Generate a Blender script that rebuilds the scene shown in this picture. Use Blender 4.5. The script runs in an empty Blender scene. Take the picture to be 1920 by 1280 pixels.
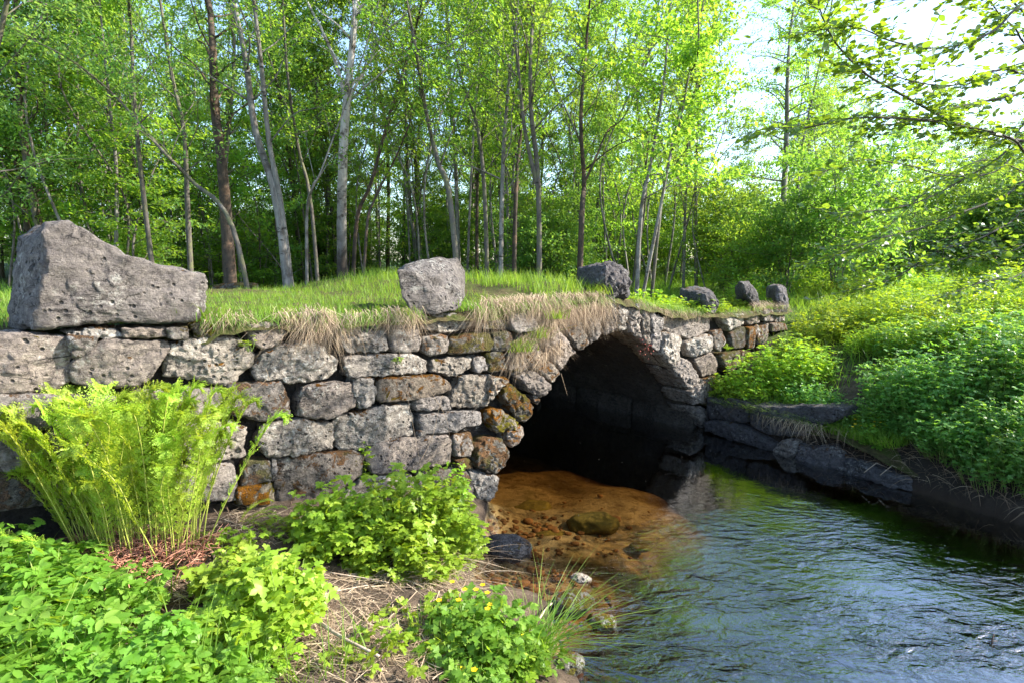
import bpy, math, random
import numpy as np
from mathutils import Vector, noise
R = math.radians
rng = np.random.default_rng(7)
random.seed(7)
sc = bpy.context.scene
COL = sc.collection

# ---------------------------------------------------------------- camera
CAM_H, PITCH, FPX = 2.2, R(8.0), 1067.0
cam = bpy.data.objects.new('camera', bpy.data.cameras.new('camera'))
COL.objects.link(cam); sc.camera = cam
cam.location = (0, 0, CAM_H)
cam.rotation_euler = (math.pi/2 - PITCH, 0, 0)
cam.data.lens = FPX*36/1920
cam.data.clip_start = .05; cam.data.clip_end = 1000

# ---------------------------------------------------------------- light
SUN_AZ, SUN_EL = R(86), R(34)
world = bpy.data.worlds.new('World'); sc.world = world; world.use_nodes = True
_n = world.node_tree
_s = _n.nodes.new('ShaderNodeTexSky'); _s.sky_type = 'NISHITA'; _s.sun_disc = False
_s.sun_elevation = SUN_EL; _s.sun_rotation = SUN_AZ
_s.air_density = 1.0; _s.dust_density = 1.0; _s.ozone_density = 2.0
_n.links.new(_s.outputs[0], _n.nodes['Background'].inputs[0])
_n.nodes['Background'].inputs[1].default_value = 0.15
sl = bpy.data.lights.new('sun', 'SUN'); sl.energy = 4.3; sl.angle = R(0.6); sl.color = (1, .935, .83)
so = bpy.data.objects.new('sun', sl); COL.objects.link(so)
SUN = Vector((math.sin(SUN_AZ)*math.cos(SUN_EL), math.cos(SUN_AZ)*math.cos(SUN_EL), math.sin(SUN_EL)))
so.rotation_euler = SUN.to_track_quat('Z', 'Y').to_euler()
so.location = (10, 0, 20)
sc.view_settings.view_transform = 'Standard'; sc.view_settings.look = 'None'
sc.view_settings.gamma = 1; sc.view_settings.exposure = 1.8
sc.cycles.max_bounces = 8; sc.cycles.diffuse_bounces = 3; sc.cycles.glossy_bounces = 3
sc.cycles.transmission_bounces = 5; sc.cycles.transparent_max_bounces = 8
sc.cycles.caustics_reflective = False; sc.cycles.caustics_refractive = False
sc.cycles.sample_clamp_indirect = 6

# ---------------------------------------------------------------- geometry helpers
def ray(px, py):
    a = (px-960)/FPX; b = (640-py)/FPX
    return np.array([a, math.cos(PITCH)+b*math.sin(PITCH), -math.sin(PITCH)+b*math.cos(PITCH)])
C0 = np.array([0, 0, CAM_H])
def at_z(px, py, z=0.):
    d = ray(px, py); return C0 + d*((z-CAM_H)/d[2])
def at_y(px, py, Y):
    d = ray(px, py); return C0 + d*(Y/d[1])
class Frame:
    """a vertical plane: u along it, v behind it (away from its face)"""
    def __init__(s, a, b):
        s.o = np.array([a[0], a[1], 0.]); e = np.array([b[0]-a[0], b[1]-a[1], 0.]); s.L = np.linalg.norm(e); s.e = e/s.L
        s.n = np.array([s.e[1], -s.e[0], 0.])
    def hit(s, px, py, v=0.):
        d = ray(px, py); t = ((s.o - s.n*v)@s.n)/(d@s.n); p = C0 + d*t
        return float((p-s.o)@s.e), float(p[2])
    def pt(s, u, v, z): return s.o + s.e*u - s.n*v + np.array([0, 0, z])
    def uv(s, x, y):
        dx = x-s.o[0]; dy = y-s.o[1]
        return dx*s.e[0]+dy*s.e[1], -(dx*s.n[0]+dy*s.n[1])
W = Frame(at_z(925, 942), at_z(1320, 802)); SPAN = W.L
B = Frame(at_z(1320, 802), at_z(1800, 952))          # along the right bank

def sstep(x, a, b):
    t = np.clip((x-a)/(b-a), 0, 1); return t*t*(3-2*t)

def link(name, me, mat, parent=None):
    o = bpy.data.objects.new(name, me); COL.objects.link(o)
    if mat is not None and len(me.materials) == 0: me.materials.append(mat)
    if parent is not None: o.parent = parent
    return o
def tag(o, label=None, cat=None, group=None, kind=None):
    if label: o['label'] = label
    if cat: o['category'] = cat
    if group: o['group'] = group
    if kind: o['kind'] = kind
    return o
def empty(name, loc, label, cat, group=None):
    o = bpy.data.objects.new(name, None); COL.objects.link(o); o.location = loc; o.empty_display_size = .2
    return tag(o, label, cat, group)

def mesh_np(name, V, faces_list, smooth=True, rnd=None):
    """V (n,3); faces_list: list of int arrays (m,k)"""
    me = bpy.data.meshes.new(name)
    V = np.ascontiguousarray(V, dtype=np.float32)
    me.vertices.add(len(V)); me.vertices.foreach_set('co', V.ravel())
    faces_list = [f for f in faces_list if len(f)]
    loops = np.concatenate([f.ravel() for f in faces_list]).astype(np.int32)
    tot = np.concatenate([np.full(len(f), f.shape[1], np.int32) for f in faces_list])
    st = np.concatenate([[0], np.cumsum(tot)[:-1]]).astype(np.int32)
    me.loops.add(len(loops)); me.loops.foreach_set('vertex_index', loops)
    me.polygons.add(len(tot)); me.polygons.foreach_set('loop_start', st)
    me.polygons.foreach_set('use_smooth', np.full(len(tot), smooth))
    if rnd is not None:
        at = me.attributes.new('rnd', 'FLOAT', 'POINT'); at.data.foreach_set('value', np.asarray(rnd, np.float32))
    me.update(calc_edges=True)
    return me

class Acc:
    """collects pieces into one mesh"""
    def __init__(s): s.V = []; s.F = {}; s.r = []; s.n = 0
    def add(s, V, F, r=None):
        V = np.asarray(V, float).reshape(-1, 3)
        for f in F:
            f = np.asarray(f, int)
            if len(f): s.F.setdefault(f.shape[1], []).append(f+s.n)
        s.V.append(V); s.r.append(np.full(len(V), .5) if r is None else np.broadcast_to(np.asarray(r, float), (len(V),))); s.n += len(V)
    def mesh(s, name, smooth=True):
        return mesh_np(name, np.concatenate(s.V), [np.concatenate(f) for f in s.F.values()], smooth, np.concatenate(s.r))
    def link(s, name, mat, parent=None, smooth=True): return link(name, s.mesh(name, smooth), mat, parent)

def unit(a): return a/np.maximum(np.linalg.norm(a, axis=-1, keepdims=True), 1e-9)

# leaf templates: (along, across, up)
def _mirror(mid, side):
    # mid: along/up pairs, side: along/across/up ; fan strips
    V = [(a, 0, z) for a, z in mid] + [(a, c, z) for a, c, z in side] + [(a, -c, z) for a, c, z in side]
    return np.array(V, float)
T_DIAM = (np.array([(0, 0, 0), (.45, .36, .06), (1, 0, -.08), (.45, -.36, .06)]), [np.array([[0, 1, 2], [0, 2, 3]])])
T_OVATE = (_mirror([(0, 0), (.35, -.03), (.7, -.04), (1, -.12)], [(.2, .27, .05), (.5, .34, .05), (.8, .2, -.02)]),
           [np.array([[0, 4, 1], [1, 4, 5], [1, 5, 2], [2, 5, 6], [2, 6, 3], [0, 1, 7], [1, 8, 7], [1, 2, 8], [2, 9, 8], [2, 3, 9]])])
T_LOBE = (_mirror([(0, 0), (.3, -.02), (.6, -.03), (1, -.15)], [(.16, .3, .04), (.45, .55, .02), (.5, .22, .03), (.74, .3, -.02)]),
          [np.array([[0, 4, 1], [1, 4, 5], [1, 5, 6], [1, 6, 2], [2, 6, 7], [2, 7, 3], [0, 1, 8], [1, 9, 8], [1, 10, 9], [1, 2, 10], [2, 11, 10], [2, 3, 11]])])
T_STRIP = (np.array([(0, .12, 0), (0, -.12, 0), (.4, .5, .0), (.4, -.5, .0), (.75, .35, -.02), (.75, -.35, -.02), (1, 0, -.05)]),
           [np.array([[0, 1, 3, 2], [2, 3, 5, 4]]), np.array([[4, 5, 6]])])
def leaves(acc, tpl, P, D, N, L, Wd, r=None):
    """instances of a leaf template as real faces: P base, D direction, N normal"""
    T, F = tpl; n = len(P); k = len(T)
    D = unit(D); S = unit(np.cross(N, D)); U = np.cross(D, S)
    L = np.broadcast_to(L, (n,))[:, None, None]; Wd = np.broadcast_to(Wd, (n,))[:, None, None]
    V = P[:, None, :] + D[:, None, :]*T[None, :, 0:1]*L + S[:, None, :]*T[None, :, 1:2]*Wd + U[:, None, :]*T[None, :, 2:3]*L
    off = (np.arange(n)*k)[:, None, None]
    if r is None: r = rng.random(n)
    acc.add(V.reshape(-1, 3), [(f[None]+off).reshape(-1, f.shape[1]) for f in F], np.repeat(r, k))

def blades(acc, P, A, Bv, S, w, r=None, seg=4):
    """curved blades p(t)=P+A t+B t^2, half width vector S*w tapering to a point"""
    n = len(P); t = np.linspace(0, 1, seg+1)
    cen = P[:, None]+A[:, None]*t[None, :, None]+Bv[:, None]*(t**2)[None, :, None]
    wd = (np.broadcast_to(w, (n,))[:, None]*(1-t**1.6)[None, :])[:, :, None]*unit(S)[:, None]
    V = np.concatenate([cen[:, :-1]+wd[:, :-1], cen[:, :-1]-wd[:, :-1], cen[:, -1:]], 1)   # n, 2seg+1
    k = 2*seg+1
    q = np.array([[i, i+seg, i+seg+1, i+1] for i in range(seg-1)])
    tr = np.array([[seg-1, 2*seg-1, 2*seg]])
    off = (np.arange(n)*k)[:, None, None]
    if r is None: r = rng.random(n)
    acc.add(V.reshape(-1, 3), [(q[None]+off).reshape(-1, 4), (tr[None]+off).reshape(-1, 3)], np.repeat(r, k))

def tube(acc, pts, r0, r1, sides=6, r=None, jit=0., pw=1.0):
    pts = np.asarray(pts, float); n = len(pts)
    T = unit(np.gradient(pts, axis=0)); ref = np.array([.31, .9, .29]) if abs(T[0][2]) > .8 else np.array([0, 0, 1.])
    X = unit(np.cross(T, ref)); Y = np.cross(T, X)
    rad = r0+(r1-r0)*np.linspace(0, 1, n)**pw
    a = np.arange(sides)*2*math.pi/sides
    rr = rad[:, None]*(1+jit*(rng.random((n, sides))-.5))
    V = pts[:, None]+X[:, None]*(np.cos(a)[None]*rr)[:, :, None]+Y[:, None]*(np.sin(a)[None]*rr)[:, :, None]
    i = np.arange(n-1)[:, None]*sides; j = np.arange(sides)[None]; j2 = (j+1) % sides
    F = np.stack([i+j, i+j2, i+sides+j2, i+sides+j], -1).reshape(-1, 4)
    cap = (np.arange(sides)[::-1])[None]; cap2 = ((n-1)*sides+np.arange(sides))[None]
    acc.add(V.reshape(-1, 3), [F, cap, cap2] if sides != 4 else [np.concatenate([F, cap, cap2])], r)

def spline(pts, m):
    """Catmull-Rom through pts, m samples"""
    p = np.asarray(pts, float); p = np.vstack([2*p[0]-p[1], p, 2*p[-1]-p[-2]]); n = len(p)-3
    t = np.linspace(0, n-1e-6, m); i = t.astype(int); f = (t-i)[:, None]
    a, b, c, d = p[i], p[i+1], p[i+2], p[i+3]
    return .5*((2*b)+(c-a)*f+(2*a-5*b+4*c-d)*f*f+(3*b-a-3*c+d)*f**3)

# ---------------------------------------------------------------- materials
class NT:
    def __init__(s, name):
        s.m = bpy.data.materials.new(name); s.m.use_nodes = True; s.t = s.m.node_tree; s.t.nodes.clear()
        s.out = s.n('ShaderNodeOutputMaterial')
    def n(s, ty, **kw):
        nd = s.t.nodes.new(ty)
        for k, v in kw.items():
            if k.startswith('_'): setattr(nd, k[1:], v)
            else: s.set(nd.inputs[int(k[1:]) if k[0] == 'i' and k[1:].isdigit() else k], v)
        return nd
    def set(s, inp, v):
        if isinstance(v, bpy.types.NodeSocket): s.t.links.new(v, inp)
        elif isinstance(v, bpy.types.Node): s.t.links.new(v.outputs[0], inp)
        else:
            if isinstance(v, (tuple, list)) and len(v) == 3 and inp.type == 'RGBA': v = (*v, 1)
            inp.default_value = v
    def noise(s, vec, scale, det=6, rough=.6, dist=0.): return s.n('ShaderNodeTexNoise', Vector=vec, Scale=scale, Detail=det, Roughness=rough, Distortion=dist).outputs[0]
    def vor(s, vec, scale, feat='F1'): return s.n('ShaderNodeTexVoronoi', _feature=feat, Vector=vec, Scale=scale).outputs[0]
    def rng(s, v, a, b, c=0., d=1.): return s.n('ShaderNodeMapRange', Value=v, i1=a, i2=b, i3=c, i4=d).outputs[0]
    def mix(s, f, a, b, mode='MIX'):
        nd = s.t.nodes.new('ShaderNodeMix'); nd.data_type = 'RGBA'; nd.blend_type = mode
        s.set(nd.inputs[0], f); s.set(nd.inputs[6], a); s.set(nd.inputs[7], b); return nd.outputs[2]
    def math(s, op, a, b=0., c=0.):
        nd = s.t.nodes.new('ShaderNodeMath'); nd.operation = op; s.set(nd.inputs[0], a); s.set(nd.inputs[1], b); s.set(nd.inputs[2], c); return nd.outputs[0]
    def pos(s): return s.n('ShaderNodeNewGeometry').outputs['Position']
    def obj(s): return s.n('ShaderNodeTexCoord').outputs['Object']
    def bump(s, h, strength, dist, nrm=None):
        nd = s.n('ShaderNodeBump', Height=h, Strength=strength, Distance=dist)
        if nrm is not None: s.set(nd.inputs['Normal'], nrm)
        return nd.outputs[0]
    def surf(s, sh): s.t.links.new(sh.outputs[0], s.out.inputs[0]); return s.m

def mat_stone(name, dark=(.085, .073, .07), mid=(.24, .205, .185), light=(.58, .5, .42), lich=.5, moss=.5, green=.3, tint=0.):
    k = NT(name); p = k.obj(); 
    n1 = k.noise(p, 5, 8, .65); n2 = k.noise(p, 22, 8, .75, .4); n3 = k.noise(p, 2.2, 4); n4 = k.noise(p, 90, 4, .7)
    c = k.mix(k.rng(n1, .35, .65), dark, mid)
    c = k.mix(k.rng(n2, .35, .7, 0, .75), c, light)
    c = k.mix(k.math('MULTIPLY', k.rng(n2, .52, .60), k.rng(n3, .62-.25*lich, .72-.25*lich)), c, (.62, .6, .54))
    c = k.mix(k.math('MULTIPLY', k.rng(k.noise(p, 34, 8, .8, .7), .50, .58, 0, .9), k.rng(k.noise(p, 4, 4, .7), .40, .56)), c, (.03, .027, .027)); c = k.mix(k.rng(n4, .60, .7, 0, .7), c, light)
    st = k.noise(k.n('ShaderNodeMapping', Vector=p, Rotation=(.2, .15, 0), Scale=(1, 1, 6)).outputs[0], 7, 7, .75, .5)
    c = k.mix(k.math('MULTIPLY', k.rng(st, .55, .62), k.rng(k.noise(p, 1.7, 3), .45, .55)), c, (.045, .04, .038))
    # pits
    v = k.vor(p, 21); pit = k.math('MULTIPLY', k.rng(v, .26, .12), k.rng(k.noise(p, 5, 3), .48, .56))
    c = k.mix(pit, c, (.03, .03, .03))
    # moss: rust-brown cushions, some green
    mn = k.noise(p, 10, 8, .75, .6); up = k.n('ShaderNodeSeparateXYZ', Vector=k.n('ShaderNodeNewGeometry').outputs['Normal']).outputs[2]
    mm = k.rng(k.math('ADD', mn, k.math('MULTIPLY', up, .10)), .70-.16*moss, .73-.16*moss)
    mf = k.noise(p, 140, 3, .7)
    mc = k.mix(k.rng(k.noise(p, 10, 3), .4, .6), (.42, .17, .03), (.24, .12, .04))
    mc = k.mix(k.rng(k.noise(p, 3.1, 3), .62-.2*green, .7-.2*green), mc, (.2, .19, .025))
    mc = k.mix(k.rng(mf, .35, .65), mc, (.05, .03, .012))
    c = k.mix(mm, c, mc)
    oi = k.n('ShaderNodeObjectInfo').outputs['Random']; c = k.n('ShaderNodeHueSaturation', Hue=.5, Saturation=k.rng(oi, 0, 1, .7, 1.3), Value=k.rng(k.math('FRACT', k.math('MULTIPLY', oi, 7.3)), 0, 1, .72, 1.28), Fac=1., Color=c).outputs[0]
    h = k.math('ADD', k.math('MULTIPLY', k.noise(p, 28, 12, .8, .6), 1.), k.math('ADD', k.math('MULTIPLY', k.noise(p, 9, 5, .6), 1.4), k.math('MULTIPLY', st, .7)))
    h = k.math('SUBTRACT', h, k.math('MULTIPLY', pit, 1.1))
    h = k.math('ADD', h, k.math('MULTIPLY', mm, k.math('ADD', .35, k.math('MULTIPLY', mf, 1.0))))
    return k.surf(k.n('ShaderNodeBsdfPrincipled', **{'Base Color': c, 'Roughness': .88, 'Specular IOR Level': .25, 'Normal': k.bump(h, 1., .05)}))

def mat_leaf(name, a, b, c3, trans, tw=.45, rough=.5, spec=.35, patch=.0):
    """a,b,c3 reflect colours by leaf; trans translucent colour"""
    k = NT(name); r = k.n('ShaderNodeAttribute', _attribute_name='rnd').outputs['Fac']
    oi = k.n('ShaderNodeObjectInfo').outputs['Random']
    col = k.mix(k.rng(r, .0, .6), a, b); col = k.mix(k.rng(r, .7, 1.), col, c3)
    tcol = k.mix(k.math('MULTIPLY', r, .7), trans, tuple(x*y for x, y in zip(trans, (1.35, 1.1, .8))))
    hs = k.n('ShaderNodeHueSaturation', Hue=k.rng(oi, 0, 1, .485, .512), Saturation=1., Value=k.rng(oi, 0, 1, .82, 1.2), Fac=1., Color=col)
    ht = k.n('ShaderNodeHueSaturation', Hue=k.rng(oi, 0, 1, .485, .512), Saturation=1., Value=k.rng(oi, 0, 1, .85, 1.15), Fac=1., Color=tcol)
    d = k.n('ShaderNodeBsdfPrincipled', **{'Base Color': hs.outputs[0], 'Roughness': rough, 'Specular IOR Level': spec})
    t = k.n('ShaderNodeBsdfTranslucent', Color=ht.outputs[0])
    mx = k.n('ShaderNodeMixShader', i0=tw); k.t.links.new(d.outputs[0], mx.inputs[1]); k.t.links.new(t.outputs[0], mx.inputs[2])
    return k.surf(mx)

def mat_bark(name, a, b, c3, sc_=1., base=None):
    k = NT(name); p = k.obj(); m = k.n('ShaderNodeMapping', Vector=p, Scale=(1, 1, .25)).outputs[0]
    m2 = k.n('ShaderNodeMapping', Vector=p, Scale=(.35, .35, 1.6)).outputs[0]
    c = k.mix(k.rng(k.noise(m, 14*sc_, 6, .7), .35, .65), a, b)
    c = k.mix(k.rng(k.noise(p, 5*sc_, 5, .7), .5, .62), c, c3)
    c = k.mix(k.rng(k.noise(m2, 9*sc_, 4, .7), .62, .68), c, (.03, .027, .022))
    if base: c = k.mix(k.rng(k.math('ADD', k.n('ShaderNodeSeparateXYZ', Vector=p).outputs[2], k.math('MULTIPLY', k.noise(p, 3, 5, .7), 2.)), 5.2, 3.4), c, base)
    return k.surf(k.n('ShaderNodeBsdfPrincipled', **{'Base Color': c, 'Roughness': .9, 'Specular IOR Level': .2, 'Normal': k.bump(k.noise(m, 40, 6, .7), .7, .015)}))

def mat_plain(name, a, b, scale=20, rough=.8, bump=.3, attr=False, tr=None):
    k = NT(name); p = k.obj()
    f = k.n('ShaderNodeAttribute', _attribute_name='rnd').outputs['Fac'] if attr else k.rng(k.noise(p, scale, 6, .7), .35, .65)
    c = k.mix(f, a, b)
    d = k.n('ShaderNodeBsdfPrincipled', **{'Base Color': c, 'Roughness': rough, 'Specular IOR Level': .25, 'Normal': k.bump(k.noise(p, scale*3, 6, .7), bump, .01)})
    if tr is None: return k.surf(d)
    t = k.n('ShaderNodeBsdfTranslucent', Color=c)
    mx = k.n('ShaderNodeMixShader', i0=tr); k.t.links.new(d.outputs[0], mx.inputs[1]); k.t.links.new(t.outputs[0], mx.inputs[2])
    return k.surf(mx)

M_STONES = [mat_stone('stone_grey', lich=.35, moss=.25),
            mat_stone('stone_pale', dark=(.12, .105, .095), mid=(.33, .29, .25), light=(.64, .57, .48), lich=.7, moss=.4),
            mat_stone('stone_rusty', dark=(.09, .075, .065), mid=(.23, .19, .165), light=(.5, .43, .34), lich=.4, moss=.95),
            mat_stone('stone_mossy', dark=(.08, .07, .06), mid=(.2, .18, .15), light=(.46, .4, .3), lich=.3, moss=1.4, green=.8)]
M_KERB = mat_stone('kerb_grey', dark=(.08, .07, .068), mid=(.22, .195, .185), light=(.46, .41, .36), lich=.45, moss=.0)
M_KERBD = mat_stone('kerb_dark', dark=(.05, .046, .05), mid=(.12, .11, .115), light=(.26, .24, .24), lich=.2, moss=.3)
M_WET = mat_stone('stone_wet', dark=(.03, .028, .028), mid=(.085, .08, .085), light=(.2, .19, .2), lich=.1, moss=.0)
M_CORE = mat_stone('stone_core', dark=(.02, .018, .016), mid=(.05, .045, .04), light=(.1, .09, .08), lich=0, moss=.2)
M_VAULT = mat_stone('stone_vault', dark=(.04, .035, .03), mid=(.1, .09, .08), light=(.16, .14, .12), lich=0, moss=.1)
G1 = ((.07, .17, .018), (.1, .22, .02), (.15, .27, .03))
M_BUSH = mat_leaf('leaf_bush', (.16, .30, .022), (.23, .38, .035), (.36, .48, .07), (.5, .7, .03), .4, .45, .35)
M_HERB = mat_leaf('leaf_herb', (.085, .19, .02), (.13, .26, .03), (.22, .34, .055), (.36, .58, .035), .4, .48, .28)
M_HERB2 = mat_leaf('leaf_bank', (.09, .21, .045), (.13, .27, .06), (.2, .34, .09), (.3, .58, .06), .45, .42, .5)
M_FERN = mat_leaf('leaf_fern', (.22, .36, .035), (.3, .43, .045), (.38, .5, .07), (.55, .72, .05), .45, .5, .4)
M_GRASS = mat_leaf('blade_green', (.09, .2, .02), (.14, .26, .03), (.25, .32, .07), (.3, .5, .04), .45, .5, .3)
M_DRY = mat_plain('blade_dry', (.17, .11, .07), (.66, .52, .36), 20, .8, 0, True, .25)
M_RED = mat_plain('frond_dead', (.2, .075, .045), (.58, .3, .2), 20, .8, 0, True, .1)
M_TREE_COOL = mat_leaf('leaf_cool', (.055, .15, .04), (.085, .2, .05), (.13, .26, .06), (.32, .56, .1), .5)
M_TREE = [mat_leaf('leaf_birch', (.06, .14, .025), (.09, .19, .035), (.14, .24, .045), (.30, .52, .05), .5),
          mat_leaf('leaf_maple', (.065, .16, .028), (.11, .23, .038), (.17, .29, .05), (.38, .62, .05), .5),
          mat_leaf('leaf_dark', (.05, .14, .03), (.075, .18, .035), (.11, .23, .04), (.28, .5, .07), .48)]
M_ALDER = mat_leaf('leaf_alder', (.04, .11, .015), (.06, .15, .02), (.09, .19, .02), (.3, .5, .03), .45, .4, .5)
M_BARKP = mat_bark('bark_pale', (.11, .1, .088), (.28, .265, .24), (.1, .085, .07))
M_BARKB = mat_bark('bark_birch', (.3, .27, .24), (.5, .47, .43), (.1, .08, .065), base=(.05, .04, .032))
M_BARKD = mat_bark('bark_dark', (.035, .028, .023), (.09, .07, .055), (.14, .09, .06))
M_BARKG = mat_bark('bark_grey', (.06, .052, .045), (.15, .135, .115), (.13, .13, .07))
M_TWIG = mat_plain('twig_brown', (.06, .04, .03), (.14, .1, .07), 30)
M_STICK = mat_plain('stick_pale', (.3, .22, .15), (.52, .42, .32), 30)
M_YEL = mat_plain('petal_yellow', (.85, .5, .0), (.9, .62, .02), 30, .5, 0)
M_STEM = mat_plain('stem_green', (.1, .19, .03), (.25, .3, .08), 30, .6, .1)

# ---------------------------------------------------------------- terrain
TOPZ = [(-9, 1.80), (-3.2, 1.83), (-1.4, 1.81), (-.8, 1.79), (-.1, 1.78), (.5, 1.82), (1.1, 1.86), (1.6, 1.84), (2.3, 1.70), (3.2, 1.56), (4.6, 1.5), (5.9, 1.47), (8, 1.4)]
def ztop(u): return np.interp(u, [a for a, b in TOPZ], [b for a, b in TOPZ])
_L = [(2.5, .2), (.05, 0), (-.41, -.42), (-.75, -.78), (-1.01, -.9), (-1.38, -.78), (-1.72, -.94), (-1.97, -1.15), (-2.6, -1.3), (-4, -1.2), (-9, -1.)]
_L = _L[::-1]
_R = [(3.0, SPAN-.2), (.03, SPAN+.02), (-1.01, 3.45), (-1.9, 3.35), (-2.84, 3.15), (-3.29, 3.1), (-9, 3.3)][::-1]
def terrain(x, y, bumps=True):
    x = np.asarray(x, float); y = np.asarray(y, float)
    u, v = W.uv(x, y)
    wob = .06*np.sin(v*3.1+1)+.04*np.sin(v*7.3+u)
    uL = np.interp(v, [a for a, b in _L], [b for a, b in _L])+wob*(v < -.3)
    uR = np.interp(v, [a for a, b in _R], [b for a, b in _R])+wob*.5*(v < -.3)
    dl = uL-u; dr = u-uR
    left_f = .04+.64*(1-np.exp(-np.maximum(dl, 0)/1.25))+.0*dl
    right_f = 1.5*(1-np.exp(-(np.maximum(dr, 0)+.12)/1.7))
    far = 1.62+.02*np.maximum(0, v-8)
    back_l = np.where(v < 4.6, ztop(u)-.04, 0)*1.0
    blend = sstep(v, 3.8, 6)
    zb = (ztop(u)-.04)*(1-blend)+far*blend
    # stream corridor behind the bridge
    cut_l = sstep(dl, 0.0, .35)*(v < 4)+sstep(dl, 0., 2.2)*(v >= 4)
    cut_r = sstep(dr, 0.0, .35)*(v < 4)+sstep(dr, 0., 2.2)*(v >= 4)
    bl = zb*cut_l; br = zb*cut_r
    wl = sstep(v, .12, .40); 
    rise = np.maximum(0, dr-5)*.03*(dr < 25)+.6*(dr >= 25)
    L = left_f*(1-wl)+bl*wl; Rr = (right_f+rise)*(1-sstep(v, .12, .4)*(dr < 4.5)-sstep(v, -2, 6)*(dr >= 4.5)*0)+br*sstep(v, .12, .4)*(dr < 4.5)
    Rr = np.where(dr >= 4.5, np.maximum(right_f+rise, 0), Rr)
    w = np.maximum(uR-uL, .1); m = np.clip(-dl/w, 0, 1)          # 0 left shore .. 1 right shore
    deep = np.minimum(1, .15+.35*sstep(v, -.75, .5)+.15*sstep(m, .05, .5)*sstep(-v, .2, 1.2)+.84*np.maximum(sstep(-v, 1.0, 1.7)*sstep(m, 0, .05), sstep(m, .45, .95))); bed = -.02-(.85+.5*sstep(-v, 1.2, 1.9)+.3*sstep(m, .6, .9))*deep*np.power(m, np.where(v < -1.5, .3, .5))*sstep(1-m, 0, .10)-.08*sstep(m, 0, .1)
    z = np.where(dl >= 0, L, np.where(dr >= 0, Rr, bed))
    if bumps:
        z = z+.025*np.sin(x*5.1+y*3.3)*np.sin(y*6.7-x*2.1)*np.where((dl > .2) | (dr > .2), 1, .5)
        z = z+np.where(np.hypot(x, y) > 16, .25*np.sin(x*.31+1)*np.sin(y*.27), 0)
    return z
def ground(px, py):
    d = ray(px, py); t = 1.2
    while t < 80:
        p = C0+d*t
        if p[2] <= terrain(p[0], p[1]): break
        t += .02
    return p
def axis(lo, a, b, hi, fine, grow=1.13):
    A = list(np.arange(a, b, fine)); s = fine; x = A[-1]
    while x < hi: s = min(s*grow, 6); x += s; A.append(x)
    s = fine; x = A[0]; Lx = []
    while x > lo: s = min(s*grow, 6); x -= s; Lx.append(x)
    return np.array(Lx[::-1]+A)
xs = axis(-150, -5, 8, 150, .06); ys = axis(-20, 0, 11, 260, .06)
X, Y = np.meshgrid(xs, ys); Z = terrain(X, Y)
nz = np.array([noise.fractal(Vector((x*2.2, y*2.2, 0)), 1., 2., 4) if (-5 < x < 9 and -1 < y < 12) else 0. for x, y in zip(X.ravel(), Y.ravel())]).reshape(X.shape)
Z = Z+nz*.035*np.where(Z < 0, .8, 1)
ny, nx = X.shape
idx = np.arange(nx*ny).reshape(ny, nx)
Fq = np.stack([idx[:-1, :-1], idx[:-1, 1:], idx[1:, 1:], idx[1:, :-1]], -1).reshape(-1, 4)

def mat_ground():
    k = NT('ground'); p = k.pos(); z = k.n('ShaderNodeSeparateXYZ', Vector=p).outputs[2]
    mud = k.mix(k.rng(k.noise(p, 9, 8, .7), .35, .65), (.055, .04, .028), (.17, .125, .09))
    grs = k.mix(k.rng(k.noise(p, 3, 8, .7), .35, .65), (.03, .055, .012), (.07, .11, .02))
    land = k.mix(k.rng(k.math('ADD', z, k.math('MULTIPLY', k.noise(p, 2, 4), .5)), 1.0, 1.4), mud, grs)
    n1 = k.noise(p, 2.3, 8, .65, .5); n2 = k.noise(p, 9, 8, .75, .3)
    bed = k.mix(k.rng(n1, .36, .62), (.34, .26, .13), (.6, .48, .27))
    bed = k.mix(k.rng(n2, .5, .62, 0, .8), bed, (.12, .07, .025))
    bed = k.mix(k.rng(k.noise(p, 1.3, 5, .6), .55, .66, 0, .7), bed, (.14, .11, .025))
    sp = k.n('ShaderNodeSeparateXYZ', Vector=p)
    uu = k.math('SUBTRACT', k.math('ADD', k.math('MULTIPLY', sp.outputs[0], float(W.e[0])), k.math('MULTIPLY', sp.outputs[1], float(W.e[1]))), float(W.o@W.e))
    mud_shade = k.mix(k.rng(n2, .4, .6), (.02, .016, .012), (.06, .045, .03))        # dark mud, with the shade of the deep run and right side painted in
    bed = k.mix(k.rng(k.math('ADD', z, k.math('MULTIPLY', n1, .2)), -.18, -.42), bed, mud_shade)
    bed = k.mix(k.rng(k.math('ADD', uu, n1), 2.9, 3.4), bed, mud_shade)
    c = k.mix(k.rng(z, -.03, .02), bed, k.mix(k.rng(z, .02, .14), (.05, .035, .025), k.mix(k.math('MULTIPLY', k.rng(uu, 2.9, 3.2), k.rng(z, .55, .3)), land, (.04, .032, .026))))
    h = k.math('ADD', k.noise(p, 14, 10, .75), k.math('MULTIPLY', k.noise(p, 60, 4, .7), .3))
    return k.surf(k.n('ShaderNodeBsdfPrincipled', **{'Base Color': c, 'Roughness': .9, 'Specular IOR Level': .15, 'Normal': k.bump(h, 1., .04)}))
g = link('ground', mesh_np('ground', np.stack([X, Y, Z], -1).reshape(-1, 3), [Fq]), mat_ground()); tag(g, kind='structure')

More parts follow.
